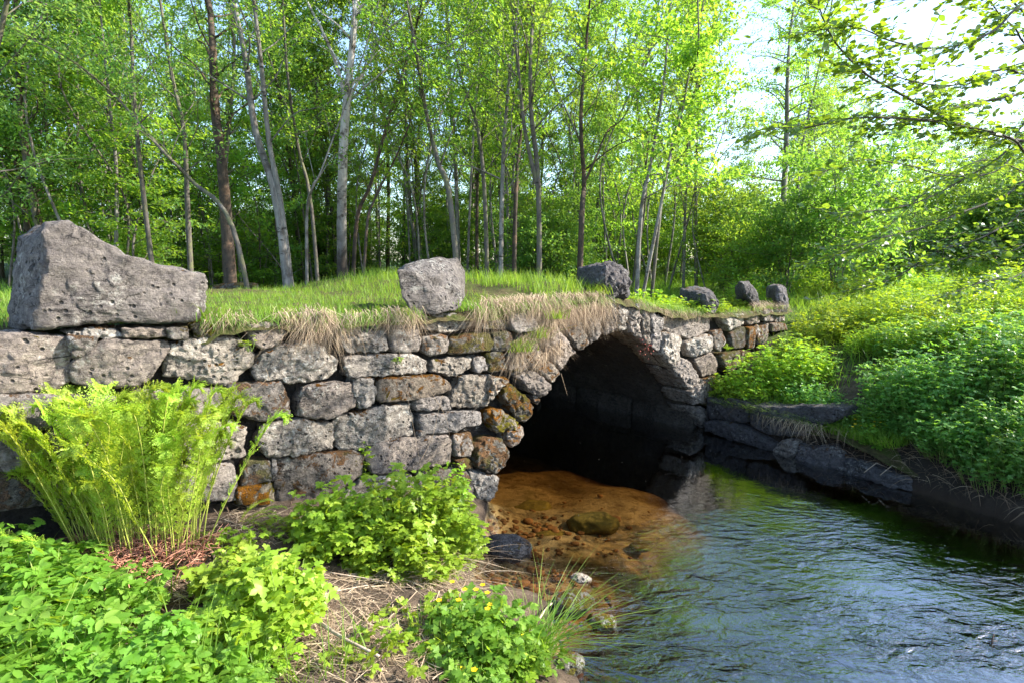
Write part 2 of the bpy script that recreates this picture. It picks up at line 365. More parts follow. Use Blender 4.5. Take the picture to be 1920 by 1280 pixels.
# ---------------------------------------------------------------- water
def mat_water():
    k = NT('water'); p = k.pos()
    # ripples: fan out of the deeper run toward the viewer's right, calm near the banks and the bridge
    wv = k.n('ShaderNodeMapping', Vector=p, Rotation=(0, 0, R(-38)), Scale=(1, 2.1, 1)).outputs[0]
    big = k.noise(wv, 4.2, 3, .5, .8); mid = k.noise(wv, 13, 3, .55, .6); fine = k.noise(wv, 34, 2, .5, .4)
    sep = k.n('ShaderNodeSeparateXYZ', Vector=p)
    d = k.math('ADD', k.math('MULTIPLY', sep.outputs[0], -float(W.n[0])), k.math('MULTIPLY', sep.outputs[1], -float(W.n[1])))
    v0 = float(-(W.o@W.n))
    v = k.math('SUBTRACT', d, v0)                       # distance behind the wall face
    act = k.rng(k.math('ADD', v, k.math('MULTIPLY', k.noise(p, 1.1, 2), .9)), -.5, -1.5, .06, 1.)
    h = k.math('ADD', k.math('MULTIPLY', big, 1.), k.math('ADD', k.math('MULTIPLY', mid, .32), k.math('MULTIPLY', fine, .05)))
    uu = k.math('SUBTRACT', k.math('ADD', k.math('MULTIPLY', sep.outputs[0], float(W.e[0])), k.math('MULTIPLY', sep.outputs[1], float(W.e[1]))), float(W.o@W.e))
    act = k.math('MULTIPLY', act, k.rng(k.math('ADD', uu, k.math('MULTIPLY', k.noise(p, .9, 3), .8)), 2.9, 2.1, .10, 1.))
    act = k.math('MULTIPLY', act, k.rng(k.noise(wv, .8, 3, .6), .36, .58, .22, 1.))
    bp = k.n('ShaderNodeBump', Height=h, Distance=.031, Strength=act).outputs[0]
    vm = k.t.nodes.new('ShaderNodeVectorMath'); vm.operation = 'DOT_PRODUCT'; k.set(vm.inputs[0], bp); k.set(vm.inputs[1], k.n('ShaderNodeNewGeometry').outputs['Incoming'])
    cs = k.math('ABSOLUTE', vm.outputs['Value']); om = k.math('SUBTRACT', 1., cs)          # Schlick, the same from both sides
    fr = k.math('ADD', .16, k.math('MULTIPLY', .84, k.math('POWER', om, 3.2)))
    tr = k.n('ShaderNodeBsdfTransparent', Color=(.97, .94, .88))
    gl = k.n('ShaderNodeBsdfGlossy', Color=(.9, .95, 1), Roughness=.015, Normal=bp)
    mx = k.n('ShaderNodeMixShader', i0=fr); k.t.links.new(tr.outputs[0], mx.inputs[1]); k.t.links.new(gl.outputs[0], mx.inputs[2])
    ab = k.n('ShaderNodeVolumeAbsorption', Color=(.80, .735, .61), Density=5.8)
    k.t.links.new(ab.outputs[0], k.out.inputs['Volume'])
    return k.surf(mx)
a = Acc()
c8 = [W.pt(u, v, z) for z in (-1.6, 0) for u, v in ((-4, -9), (7, -9), (7, 30), (-4, 30))]
a.add(c8, [np.array([[0, 3, 2, 1], [4, 5, 6, 7], [0, 1, 5, 4], [1, 2, 6, 5], [2, 3, 7, 6], [3, 0, 4, 7]])])
M_WATER = mat_water()
tag(a.link('water', M_WATER, smooth=False), kind='structure')

# ---------------------------------------------------------------- rocks
def outline(pts, n, chaikin=1):
    p = np.asarray(pts, float)
    a2 = np.sum(p[:, 0]*np.roll(p[:, 1], -1)-np.roll(p[:, 0], -1)*p[:, 1])
    if a2 < 0: p = p[::-1]
    for _ in range(chaikin):
        q = np.roll(p, -1, 0); p = np.stack([p*.93+q*.07, p*.07+q*.93], 1).reshape(-1, 2)
    q = np.vstack([p, p[:1]]); s = np.concatenate([[0], np.cumsum(np.linalg.norm(np.diff(q, axis=0), axis=1))])
    # begin from the point most in direction (-1,0) so front and back rings line up
    c = p.mean(0); ang = np.arctan2(q[:-1, 1]-c[1], q[:-1, 0]-c[0])
    t = np.linspace(0, s[-1], 6*n, endpoint=False)
    d = np.stack([np.interp(t, s, q[:, 0]), np.interp(t, s, q[:, 1])], -1)
    k0 = np.argmin(np.abs(np.arctan2(d[:, 1]-c[1], d[:, 0]-c[0])+math.pi*.75)); d = np.roll(d, -k0, 0)
    return d[::6]
def rock(name, frame, front, back=None, vf=0., vb=.3, mat=None, parent=None, n=64, rings=14, edge=.035, bulge=.02, amp=.018, freq=7., crag=1.2, seed=0, px=True, grow=.008, facets=4, tilt=.13, label=None):
    rs = np.random.default_rng(seed+11)
    f2 = np.array([frame.hit(x, y, vf) for x, y in front]) if px else np.array(front, float)
    F2 = outline(f2, n)
    c = F2.mean(0); F2 = F2+unit(F2-c)*grow
    if back is None: Bk = c+(F2-c)*.93
    else: Bk = outline(np.array([frame.hit(x, y, vb) for x, y in back]) if px else np.array(back, float), n)
    size = max(np.ptp(F2[:, 0]), np.ptp(F2[:, 1]))
    pl = [(rs.normal(0, tilt), rs.normal(0, tilt), rs.uniform(.0, .03)) for _ in range(facets)]
    P = []
    S = 1-np.linspace(0, 1, rings+1)[:-1]**1.5
    for s in S:
        q = c+(F2-c)*s
        off = bulge*(1-s*s)-edge*s**22
        fac = np.min([a0*(q[:, 0]-c[0])+b0*(q[:, 1]-c[1])+c0 for a0, b0, c0 in pl], axis=0) if pl else 0
        v = vf-off-np.clip(fac, -.035, .02)
        P.append(np.stack([q[:, 0], q[:, 1], v], -1))
    top = P[::-1]; nb = max(4, int((vb-vf)/.035)) if back is not None else 5
    side = []
    for i in range(1, nb+1):
        t = i/nb; tt = t
        q = F2*(1-tt)+Bk*tt
        side.append(np.stack([q[:, 0], q[:, 1], P[0][:, 2]*(1-tt)+vb*tt], -1))
    bc = Bk.mean(0); cap = [np.stack([*(bc+(Bk-bc)*s).T, np.full(n, vb)+.02*(1-s)], -1) for s in (.8, .5, .2)]
    ringsA = top+side+cap                                # centre -> rim -> back
    A = np.concatenate(ringsA); cen0 = np.array([[*c, ringsA[0][:, 2].mean()]]); cen1 = np.array([[*bc, vb+.02]])
    A = np.concatenate([A, cen0, cen1])
    Wp = frame.o+A[:, 0:1]*frame.e-A[:, 2:3]*frame.n; Wp[:, 2] = A[:, 1]
    m = len(ringsA)
    i = np.arange(m-1)[:, None]*n; j = np.arange(n)[None]; j2 = (j+1) % n
    Fq = np.stack([i+j, i+n+j, i+n+j2, i+j2], -1).reshape(-1, 4)
    jj = np.arange(n); F3 = np.concatenate([np.stack([np.full(n, m*n), jj, (jj+1) % n], -1), np.stack([np.full(n, m*n+1), (m-1)*n+(jj+1) % n, (m-1)*n+jj], -1)])
    so_ = Vector(rs.uniform(-50, 50, 3)); out = []
    cc = Wp.mean(0)
    for p in Wp:
        q = Vector(p)*freq+so_
        d1 = noise.noise_vector(q); d2 = noise.noise_vector(q*2.7); h = noise.ridged_multi_fractal(q*1.3, .9, 2.1, 5, 1., 2.)-1.
        dr = Vector(p-cc).normalized()
        cr = noise.voronoi(q*1.7)[0]; w = d1*amp*.7+d2*amp*.45+dr*(h*amp*.5+(min(cr[1]-cr[0], .5)-.25)*amp*crag)
        out.append((p[0]+w.x, p[1]+w.y, p[2]+w.z))
    # wind outwards
    me = mesh_np(name, np.array(out), [Fq, F3])
    me.flip_normals() if _inward(np.array(out), Fq) else None
    o = link(name, me, mat, parent)
    if label: o['label'] = label
    return o
def _inward(V, Fq):
    a = V[Fq[:, 0]]; b = V[Fq[:, 1]]; c = V[Fq[:, 2]]; n_ = np.cross(b-a, c-a); cen = V.mean(0)
    return np.sum(np.einsum('ij,ij->i', n_, a-cen)) < 0
def lump(name, cen, rad, mat, parent=None, n=28, amp=.15, seed=0, flat=.5, rot=0.):
    """a free boulder: displaced sphere"""
    rs = np.random.default_rng(seed); so_ = Vector(rs.uniform(-50, 50, 3)); V = []
    pl = unit(rs.normal(size=(9, 3))); dd = rs.uniform(.72, .95, 9)
    for i in range(1, n):
        th = math.pi*i/n
        for j in range(2*n):
            ph = math.pi*j/n; d = np.array([math.sin(th)*math.cos(ph), math.sin(th)*math.sin(ph), math.cos(th)])
            r = min(1., np.min(np.where(pl@d > .05, dd/np.maximum(pl@d, .05), 9)))
            r += amp*noise.fractal(Vector(d)*1.7+so_, 1., 2., 5)
            V.append(d*r)
    V = [np.array([0, 0, 1.])*.95]+V+[np.array([0, 0, -1.])]
    V = np.array(V)*np.array(rad); cr, sr = math.cos(rot), math.sin(rot)
    V = V@np.array([[cr, sr, 0], [-sr, cr, 0], [0, 0, 1]])
    m = 2*n; i = (np.arange(n-2)[:, None]*m)+1; j = np.arange(m)[None]; j2 = (j+1) % m
    Fq = np.stack([i+j, i+m+j, i+m+j2, i+j2], -1).reshape(-1, 4); jj = np.arange(m); last = len(V)-1
    F3 = np.concatenate([np.stack([np.zeros(m, int), 1+jj, 1+(jj+1) % m], -1), np.stack([np.full(m, last), 1+(n-2)*m+(jj+1) % m, 1+(n-2)*m+jj], -1)])
    o = link(name, mesh_np(name, V, [Fq, F3]), mat, parent); o.location = cen
    return o
#@@PART2
# ---------------------------------------------------------------- the bridge
bridge = empty('stone_bridge', W.pt(-1.5, 0, .4), 'old dry-stone arch bridge of rough grey blocks spanning the stream', 'bridge')
def par(o, p):
    o.parent = p; o.matrix_parent_inverse = p.matrix_basis.inverted() if False else o.matrix_parent_inverse
    return o
bridge.location = (0, 0, 0)
ARCH = [(924, 945), (936, 905), (950, 872), (958, 842), (985, 800), (1000, 779), (1014, 745), (1037, 723), (1052, 698), (1084, 660), (1110, 647), (1140, 630), (1157, 622), (1177, 623), (1206, 640), (1233, 660), (1253, 683), (1273, 707), (1293, 733), (1303, 760), (1320, 803)]
arch = np.array([W.hit(x, y) for x, y in ARCH])
S_ = [  # material, polygon in the photograph (on the wall's plane)
 (0, [(-60,628),(0,628),(47,627),(123,633),(133,663),(137,677),(130,713),(110,733),(0,737),(-60,737)]),
 (2, [(132,631),(183,632),(180,643),(160,667),(140,670),(131,648)]),
 (1, [(118,624),(213,613),(230,631),(187,634),(135,629)]),
 (0, [(228,618),(310,617),(313,633),(232,635)]),
 (0, [(197,639),(313,640),(322,647),(293,700),(280,713),(253,727),(142,722),(135,705),(141,680),(165,660)]),
 (1, [(353,635),(443,632),(471,653),(478,680),(430,726),(377,712),(313,706),(311,681),(327,648)]),
 (3, [(355,606),(413,605),(413,630),(367,633)]), (2, [(316,619),(352,612),(352,634),(318,634)]),
 (0, [(467,610),(513,607),(533,623),(527,645),(500,656),(473,643)]),
 (1, [(478,686),(500,660),(530,650),(587,640),(633,673),(632,693),(617,710),(550,718),(482,712)]),
 (0, [(-60,742),(150,742),(213,745),(219,760),(215,788),(180,800),(-60,810)]),
 (1, [(228,745),(300,733),(413,727),(417,747),(410,790),(310,792),(228,790)]),
 (2, [(433,720),(530,717),(550,757),(547,780),(493,790),(430,777),(423,740)]),
 (0, [(563,747),(574,726),(640,717),(657,720),(668,747),(664,763),(621,784),(563,782)]),
 (1, [(669,710),(706,708),(705,750),(695,762),(675,763),(664,727)]),
 (1, [(643,593),(724,594),(728,656),(658,660),(640,640)]),
 (0, [(732,598),(767,594),(788,613),(791,645),(782,660),(739,658)]),
 (1, [(650,668),(773,664),(806,678),(806,697),(707,705),(652,707)]),
 (2, [(713,711),(823,704),(847,720),(846,732),(807,745),(711,756)]),
 (2, [(798,631),(836,629),(845,647),(838,661),(813,667),(798,658)]),
 (1, [(787,593),(840,590),(887,588),(901,611),(840,625),(793,618)]),
 (3, [(850,633),(918,624),(930,640),(925,657),(848,664)]),
 (1, [(811,678),(881,668),(884,690),(850,706),(811,696)]),
 (0, [(889,668),(909,669),(913,695),(893,697),(889,682)]),
 (1, [(869,706),(915,703),(925,733),(914,762),(850,763),(848,747)]),
 (0, [(777,748),(826,744),(826,767),(783,771)]),
 (0, [(829,746),(843,746),(845,766),(829,767)]),
 (1, [(638,782),(740,759),(772,755),(783,793),(779,812),(770,819),(673,842),(638,844),(631,800)]),
 (0, [(792,778),(903,771),(904,796),(850,809),(797,816),(789,793)]),
 (2, [(780,820),(786,808),(793,808),(793,820)]),
 (1, [(497,797),(573,789),(625,798),(633,823),(628,842),(573,852),(500,856),(487,827)]),
 (0, [(707,832),(840,815),(851,830),(848,872),(700,890),(690,852)]),
 (2, [(853,816),(887,812),(888,840),(883,856),(857,857)]),
 (2, [(522,862),(600,853),(665,847),(688,854),(680,890),(625,935),(560,950),(522,945)]),
 (3, [(462,867),(506,863),(508,900),(455,912)]),
 (0, [(511,862),(519,862),(519,898),(512,899)]),
 (3, [(445,914),(514,905),(514,943),(450,947)]),
 (0, [(-60,816),(75,814),(92,840),(85,882),(-60,886)]),
 (2, [(90,808),(220,797),(300,800),(308,850),(200,868),(105,858)]),
 (1, [(316,797),(425,792),(462,802),(462,858),(380,868),(318,860)]),
 (3, [(-60,892),(80,890),(92,950),(-60,962)]),
 (2, [(97,880),(200,876),(298,872),(298,930),(180,950),(103,950)]),
 (0, [(305,874),(445,872),(438,940),(310,940)]),
 (1, [(634,945),(690,897),(778,892),(788,940),(700,970)]),
 (2, [(786,888),(850,880),(880,885),(890,935),(860,960),(800,945)]),
 (0, [(530,958),(625,952),(690,978),(560,990)]),
 (0, [(470,952),(523,950),(524,990),(455,990)]),
 (3, [(855,862),(882,860),(888,878),(862,880)]),
 # between the wall and the arch ring
 (3, [(903,588),(950,592),(955,619),(905,616)]),
 (3, [(928,626),(960,622),(966,654),(927,659)]),
 (3, [(917,663),(944,660),(950,691),(920,697)]),
 (0, [(955,592),(1005,585),(1010,620),(962,622)]),
 (0, [(1012,583),(1060,572),(1075,592),(1030,606),(1016,612)]),
 (2, [(950,660),(975,655),(998,690),(962,704)]),
 (2, [(970,625),(1010,622),(1020,636),(990,668),(976,652)]),
 (3, [(1068,570),(1125,563),(1128,572),(1080,590)]),
 # right of the arch
 (0, [(1248,593),(1333,590),(1336,620),(1300,636),(1281,631),(1249,619)]),
 (1, [(1290,643),(1333,627),(1336,657),(1303,669),(1297,660)]),
 (2, [(1340,622),(1354,618),(1360,640),(1350,660),(1341,647)]),
 (1, [(1354,593),(1397,587),(1399,607),(1370,622)]),
 (3, [(1372,626),(1397,612),(1398,652),(1374,652)]),
 (2, [(1403,587),(1427,580),(1429,604),(1406,611)]),
 (2, [(1420,611),(1443,605),(1443,640),(1421,647)]),
 (2, [(1447,606),(1473,606),(1475,618),(1450,622)]),
 (2, [(1431,580),(1451,580),(1452,603),(1433,602)]),
 (2, [(1454,580),(1474,581),(1475,603),(1455,603)]),
 (3, [(1353,662),(1413,655),(1417,673),(1367,700)]),
 (3, [(1403,615),(1417,612),(1417,652),(1403,653)]),
 (0, [(1303,673),(1333,661),(1352,673),(1350,700),(1318,706)]),
 (2, [(1316,712),(1345,706),(1360,715),(1350,745),(1325,760),(1316,735)]),
 (3, [(1422,650),(1445,645),(1446,670),(1424,675)]),
]
for i, (m, poly) in enumerate(S_):
    w_ = max(abs(a[0]-b[0]) for a in poly for b in poly)
    rock('wall_stone', W, poly, None, vf=random.Random(i).uniform(-.03, .015), vb=.3, mat=M_STONES[m], parent=bridge, n=130 if w_ > 70 else 60, rings=34 if w_ > 70 else 16,
         edge=.02 if w_ > 45 else .014, bulge=.005, amp=.022 if m == 1 else .016, freq=11 if m == 1 else 8, seed=i)
rr_ = random.Random(4)                                    # wall going on to the left, out of the frame
z_ = 1.80
while z_ > .5:
    hh = rr_.uniform(.24, .36); u_ = -3.62
    while u_ > -6.2:
        ww = rr_.uniform(.35, .7); j_ = [rr_.uniform(-.03, .03) for _ in range(4)]
        rock('wall_stone', W, [(u_-ww+.02, z_-hh+.015+j_[0]), (u_-.02, z_-hh+.015+j_[1]), (u_-.03, z_-.015+j_[2]), (u_-ww+.03, z_-.015+j_[3])], None, vf=rr_.uniform(-.04, .02), vb=.3,
             mat=M_STONES[rr_.randrange(3)], parent=bridge, n=36, rings=8, px=False, seed=rr_.randrange(9999))
        u_ -= ww
    z_ -= hh
V_ = [
 (1, [(884,882),(934,891),(936,907),(921,942),(894,934),(884,907)]),
 (3, [(919,819),(944,822),(956,847),(950,872),(934,889),(912,881),(891,875),(894,838)]),
 (2, [(952,806),(981,798),(986,813),(959,840),(952,829)]),
 (3, [(916,772),(937,763),(974,791),(965,808),(931,812),(916,791)]),
 (3, [(939,735),(962,716),(1006,759),(999,779),(984,797),(967,782)]),
 (2, [(1001,738),(1014,744),(1011,759),(1001,752)]),
 (2, [(919,701),(956,711),(934,737),(917,758)]),
 (0, [(1016,746),(1037,724),(1002,692),(972,706),(990,732)]),
 (2, [(1038,722),(1052,699),(1012,652),(985,682),(1006,692)]),
 (0, [(1054,697),(1083,661),(1042,607),(1014,642)]),
 (2, [(1086,659),(1109,648),(1084,592),(1046,600)]),
 (0, [(1112,646),(1133,634),(1127,574),(1090,586)]),
 (0, [(1136,630),(1156,621),(1153,562),(1131,570)]),
 (1, [(1158,621),(1181,624),(1177,563),(1156,562)]),
 (0, [(1184,626),(1206,640),(1197,569),(1180,564)]),
 (1, [(1207,641),(1220,652),(1217,579),(1199,571)]),
 (0, [(1222,653),(1238,662),(1244,620),(1243,595),(1220,580)]),
 (1, [(1240,664),(1265,692),(1277,673),(1277,628),(1247,621)]),
 (0, [(1267,694),(1293,732),(1312,713),(1299,678),(1280,668)]),
 (0, [(1294,735),(1303,760),(1322,757),(1322,735),(1313,716)]),
 (0, [(1303,762),(1319,803),(1338,800),(1333,765)]),
]
for i, (m, poly) in enumerate(V_):
    rock('arch_stone', W, poly, None, vf=random.Random(i+90).uniform(-.05, -.01), vb=.42, mat=M_STONES[m], parent=bridge, n=90, rings=22, edge=.035, bulge=.006, amp=.024, freq=9, seed=300+i, facets=3, tilt=.12, grow=-.006)

# core behind the stones, with the arch opening
top = [(u, ztop(u)-.05) for u in np.linspace(-6.3, 6.0, 40)]
loop = [(-6.3, -.4)]+[(-.05, -.4)]+[(u, z) for u, z in arch]+[(SPAN+.1, -.4), (6.0, -.4)]+top[::-1]
loop = np.array(loop)
a = Acc(); nL = len(loop)
fr_ = np.array([W.pt(u, .13, z) for u, z in loop]); bk_ = np.array([W.pt(u, 4.2, z) for u, z in loop])
a.add(np.concatenate([fr_, bk_]), [np.arange(nL)[None], (np.arange(nL)[::-1]+nL)[None]])
it = np.arange(len(arch)+4, nL); a.add(np.concatenate([fr_, bk_]), [np.array([[i, i+nL, (i+1) % nL+nL, (i+1) % nL] for i in range(len(arch)+3, nL)])])
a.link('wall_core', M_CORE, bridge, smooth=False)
# barrel of the arch
ac = spline(arch, 70); dv = np.linspace(.1, 4.25, 90)
Vt = []
cen = np.array([SPAN/2, .3])
for v in dv:
    for u, z in ac:
        q = Vector((u*2.2, v*1.4, z*2.2)); h = noise.noise(q)*.05+noise.ridged_multi_fractal(q*2.2, .9, 2., 4, 1., 2.)*.02
        d = np.array([u, z])-cen; d /= np.linalg.norm(d); Vt.append(W.pt(u+d[0]*h, v, z+d[1]*h))
ii = np.arange(len(dv)-1)[:, None]*70; jj = np.arange(69)[None]
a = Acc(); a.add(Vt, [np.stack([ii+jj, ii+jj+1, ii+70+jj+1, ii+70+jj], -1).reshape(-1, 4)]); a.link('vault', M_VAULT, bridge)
# plinth stones inside, along the right springing
PF = Frame(W.pt(SPAN-.06, 4.2, 0), W.pt(SPAN-.06, 0, 0))
for i, (u0, u1) in enumerate([(0, 1.1), (1.13, 2.0), (2.03, 3.1), (3.12, 4.1)]):
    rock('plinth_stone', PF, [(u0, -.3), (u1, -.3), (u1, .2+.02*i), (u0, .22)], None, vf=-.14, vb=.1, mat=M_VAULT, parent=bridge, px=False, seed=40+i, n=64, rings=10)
# earth and turf on top of the bridge, rolling over the edge of the wall
ug = np.linspace(-6.3, 6.05, 170); vg = np.concatenate([np.linspace(-.05, .3, 8), np.linspace(.36, 4.5, 50)])
Vt = []
for v in vg:
    for u in ug:
        h = .05*noise.noise(Vector((u*1.6, v*1.6, 3)))+.03*noise.noise(Vector((u*5, v*5, 3)))+.025*noise.noise(Vector((u*17, v*17, 3)))
        roll = -.09*max(0, (.12-v)/.17)**2
        mound = .10*math.exp(-((u-.9)/.9)**2)*min(1, max(0, v+.1)/.5)
        sh = .16*(1-float(sstep(u, -2.5, -2.2))); Vt.append(W.pt(u, v+sh, ztop(u)+.015+h+roll+mound-.03*(sh > .01)))
ii = np.arange(len(vg)-1)[:, None]*170; jj = np.arange(169)[None]
def mat_turf():
    k = NT('turf'); p = k.pos()
    c = k.mix(k.rng(k.noise(p, 14, 8, .75), .35, .65), (.045, .04, .02), (.15, .12, .06)); c = k.mix(k.rng(k.noise(p, 3, 5, .7), .45, .6), c, (.09, .11, .03))
    return k.surf(k.n('ShaderNodeBsdfPrincipled', **{'Base Color': c, 'Roughness': .95, 'Specular IOR Level': .1, 'Normal': k.bump(k.noise(p, 60, 8, .8), 1., .03)}))
a = Acc(); a.add(Vt, [np.stack([ii+jj, ii+jj+1, ii+170+jj+1, ii+170+jj], -1).reshape(-1, 4)]); a.link('deck_turf', mat_turf(), bridge)
def deck_z(u, v):
    return ztop(u)+.015+.10*np.exp(-((u-.9)/.9)**2)*np.minimum(1, np.maximum(0, v+.1)/.5)

# kerb boulders standing on the bridge
KB = 'kerb boulders along the bridge edge'
def kerb(label, front, back, vf, vb, mat, seed, n=120, rings=34, **kw):
    o = rock('kerb_boulder', W, front, back, vf=vf, vb=vb, mat=mat, n=n, rings=rings, seed=seed, **kw); tag(o, label, 'boulder', KB); return o
kerb('largest grey kerb boulder with sloping top at the left end of the bridge', [(90,418),(125,416),(165,436),(230,478),(290,497),(384,514),(390,530),(388,560),(378,600),(330,604),(200,604),(100,617),(68,620),(66,600),(80,520)],
     [(32,450),(60,428),(88,418),(128,418),(166,438),(230,480),(300,500),(370,516),(372,585),(330,590),(200,592),(60,606),(16,618),(15,590),(24,520)], -.06, .42, M_KERB, 5, n=220, rings=70, edge=.015, bulge=.005, amp=.019, freq=7, facets=3, tilt=.05)
kerb('tilted dark grey kerb boulder beside the deck grass left of the arch', [(752,508),(790,512),(825,520),(855,535),(878,560),(863,577),(823,587),(778,590),(763,560)],
     [(746,504),(765,495),(790,487),(820,481),(858,485),(871,505),(872,535),(858,568),(820,576),(795,577),(764,540)], -.06, .36, M_KERB, 6, edge=.012, bulge=.0, amp=.02, freq=5, facets=4, tilt=.22)
kerb('dark knobbly kerb boulder directly above the arch crown', [(1137,499),(1160,497),(1176,510),(1185,535),(1181,561),(1146,562),(1136,532)],
     [(1083,503),(1112,496),(1142,492),(1166,497),(1177,510),(1180,556),(1140,557),(1083,545)], -.05, .5, M_KERBD, 7, edge=.03, bulge=.02, amp=.035, freq=7)
kerb('low moss-capped kerb boulder half hidden by plants right of the arch', [(1324,552),(1338,553),(1347,568),(1345,588),(1330,588),(1322,565)],
     [(1275,543),(1300,537),(1322,539),(1338,548),(1342,585),(1275,580)], -.02, .6, M_KERBD, 8, n=80, rings=18, edge=.03, amp=.03)
kerb('slanting slab-like kerb boulder second from the far right end', [(1395,529),(1405,531),(1418,545),(1431,575),(1418,577),(1401,553)],
     [(1377,541),(1385,529),(1402,527),(1414,540),(1424,572),(1380,572)], -.02, .5, M_KERBD, 9, n=80, rings=18, edge=.03, amp=.02)
kerb('square dark kerb boulder at the far right end of the bridge', [(1462,536),(1473,538),(1478,560),(1477,590),(1462,588),(1460,560)],
     [(1437,537),(1450,533),(1466,534),(1474,540),(1474,585),(1437,580)], -.02, .5, M_KERBD, 10, n=80, rings=18, edge=.03, amp=.02)

# ---------------------------------------------------------------- right bank masonry and rocks
ledge = empty('bank_wall', (0, 0, 0), 'low retaining wall of flat dark blocks under the grass mound right of the arch', 'wall')
BF = Frame(W.pt(SPAN+.0, .1, 0), at_z(1575, 880))
for i, pl in enumerate([[(1322,747),(1400,752),(1401,793),(1326,786)], [(1404,758),(1450,762),(1535,762),(1577,768),(1572,785),(1520,802),(1505,816),(1440,813),(1406,797)],
                        [(1320,789),(1357,790),(1400,806),(1447,833),(1443,848),(1363,822),(1320,806)]]):
    rock('block', BF, pl, None, vf=-.03 if i < 2 else -.12, vb=.45, mat=M_WET, parent=ledge, n=110, rings=20, edge=.04, amp=.025, freq=5, seed=60+i, facets=2, tilt=.08)
for i, (pl, m, lb) in enumerate([
    ([(1443,842),(1465,824),(1492,827),(1500,845),(1480,862)], M_STONES[0], 'pale grey rock at the foot of the bank wall, nearest the waterline'),
    ([(1495,832),(1513,838),(1547,837),(1575,857),(1580,884),(1540,884),(1490,862)], M_KERBD, 'low dark rock at the waterline just right of the pale rock'),
    ([(1578,862),(1640,878),(1700,900),(1705,925),(1640,905),(1580,890)], M_WET, 'long low dark rock at the waterline beneath the leafy plants')]):
    tag(rock('bank_rock', B, pl, None, vf=-.02, vb=.35, mat=m, n=80, rings=16, edge=.05, amp=.03, freq=5, seed=80+i), lb, 'rock', 'rocks on the right waterline')

# ---------------------------------------------------------------- stones in the stream
def stream_rock(px, py, w, h, lab, mat, seed, z=0., flat=.4, name='stream_rock', asp=.7):
    p = at_z(px, py, z); d = p[1]; r = w/2*d/FPX
    o = lump(name, (p[0], p[1], z-r*flat*.35), (r, r*asp, r*flat), mat, seed=seed, amp=.12, rot=rng.uniform(-.4, .4)); tag(o, lab, 'rock', 'rocks in the stream'); return o
M_SUBM = mat_plain('stone_algae', (.09, .07, .015), (.22, .17, .03), 12, .9, .9)
M_MOSSR = mat_stone('stone_green', dark=(.05, .045, .03), mid=(.16, .15, .11), light=(.5, .48, .42), lich=.9, moss=1.0, green=1.2)
for (x, y, w, h, z, fl, m, lb) in [
    (1112, 975, 105, 40, -.13, .42, M_SUBM, 'large submerged green-brown rock in the sunlit shallows'),
    (1030, 1004, 75, 20, -.17, .25, M_SUBM, 'flat submerged rock left of the large green-brown one'),
    (1000, 948, 85, 20, -.22, .25, M_SUBM, 'faint submerged rock nearest the arch foot'),
    (952, 1018, 96, 40, .05, .5, M_KERBD, 'dark lichened rock at the water edge beside the bright bush'),
    (905, 1012, 45, 30, .03, .45, M_KERBD, 'small dark rock tucked under the bright bush'),
    (1076, 1124, 96, 34, .05, .55, M_MOSSR, 'half mossy half frosted rock rising from the shallows'),
    (1130, 1160, 64, 22, .035, .5, M_MOSSR, 'small moss-topped rock right of the half mossy one'),
    (1064, 1238, 74, 34, .05, .65, M_MOSSR, 'pale crusted rock nearest the camera in the water'),
    (1205, 1020, 55, 20, -.2, .3, M_SUBM, 'dark submerged rock right of the sunlit shallows'),
    (1088, 1080, 46, 20, .015, .35, M_STONES[1], 'small whitish rock just behind the half mossy one'),
    (940, 1108, 42, 25, .08, .5, M_STONES[1], 'pale angular rock on the muddy bank edge'),
    (905, 1112, 30, 18, .1, .4, M_STONES[1], 'small pale rock left of the pale angular one')]:
    stream_rock(x, y, w, h, lb, m, x+y, z, fl)
# pebbles on the stream bed: uncountable
a = Acc(); base = lump('tmp', (0, 0, 0), (1, 1, 1), None, n=6, amp=.12, seed=3); bv = np.array([v.co[:] for v in base.data.vertices]); bf = [tuple(p.vertices) for p in base.data.polygons]
bq = np.array([f for f in bf if len(f) == 4]); bt = np.array([f for f in bf if len(f) == 3]); bpy.data.objects.remove(base)
for _ in range(700):
    v = -abs(rng.normal(1.0, .5)); u = np.interp(v, [x[0] for x in _L], [x[1] for x in _L])+abs(rng.normal(0, .6))-.05
    p = W.pt(u, v, 0); z = float(terrain(p[0], p[1])); s = rng.gamma(2, .006)+.004
    if z > -.03: continue
    a.add(bv*np.array([s*rng.uniform(.8, 1.5), s, s*.5])+np.array([p[0], p[1], z+.01]), [bq, bt], rng.random())
tag(a.link('pebbles', mat_plain('pebble', (.1, .045, .015), (.34, .17, .06), 9, .8, .3)), 'brown pebbles strewn over the shallow stream bed', 'pebbles', kind='stuff')

# ---------------------------------------------------------------- grass on the deck
def grass(name, label, u, v, zf, h, w, mat, lean=.35, cat='grass', sun_lean=None):
    n = len(u); P_ = W.o+u[:, None]*W.e-v[:, None]*W.n; P_[:, 2] = zf
    az = rng.random(n)*6.283; hh = h*rng.uniform(.5, 1.3, n)
    L = np.stack([np.cos(az), np.sin(az), np.zeros(n)], -1)*(hh*lean*rng.uniform(.2, 1.6, n))[:, None]
    A_ = L*.4+np.array([0, 0, 1.])*hh[:, None]; B_ = L*.8-np.array([0, 0, 1.])*(hh*.25*rng.random(n))[:, None]
    az2 = rng.random(n)*6.283; S = np.stack([np.cos(az2), np.sin(az2), np.zeros(n)], -1)
    a = Acc(); blades(a, P_, A_, B_, S, w*rng.uniform(.6, 1.3, n)); o = a.link(name, mat); return tag(o, label, cat, kind='stuff') if label else o
n = 46000
u = rng.uniform(-6.2, 6.0, n); v = rng.random(n)**1.25*4.4-.01
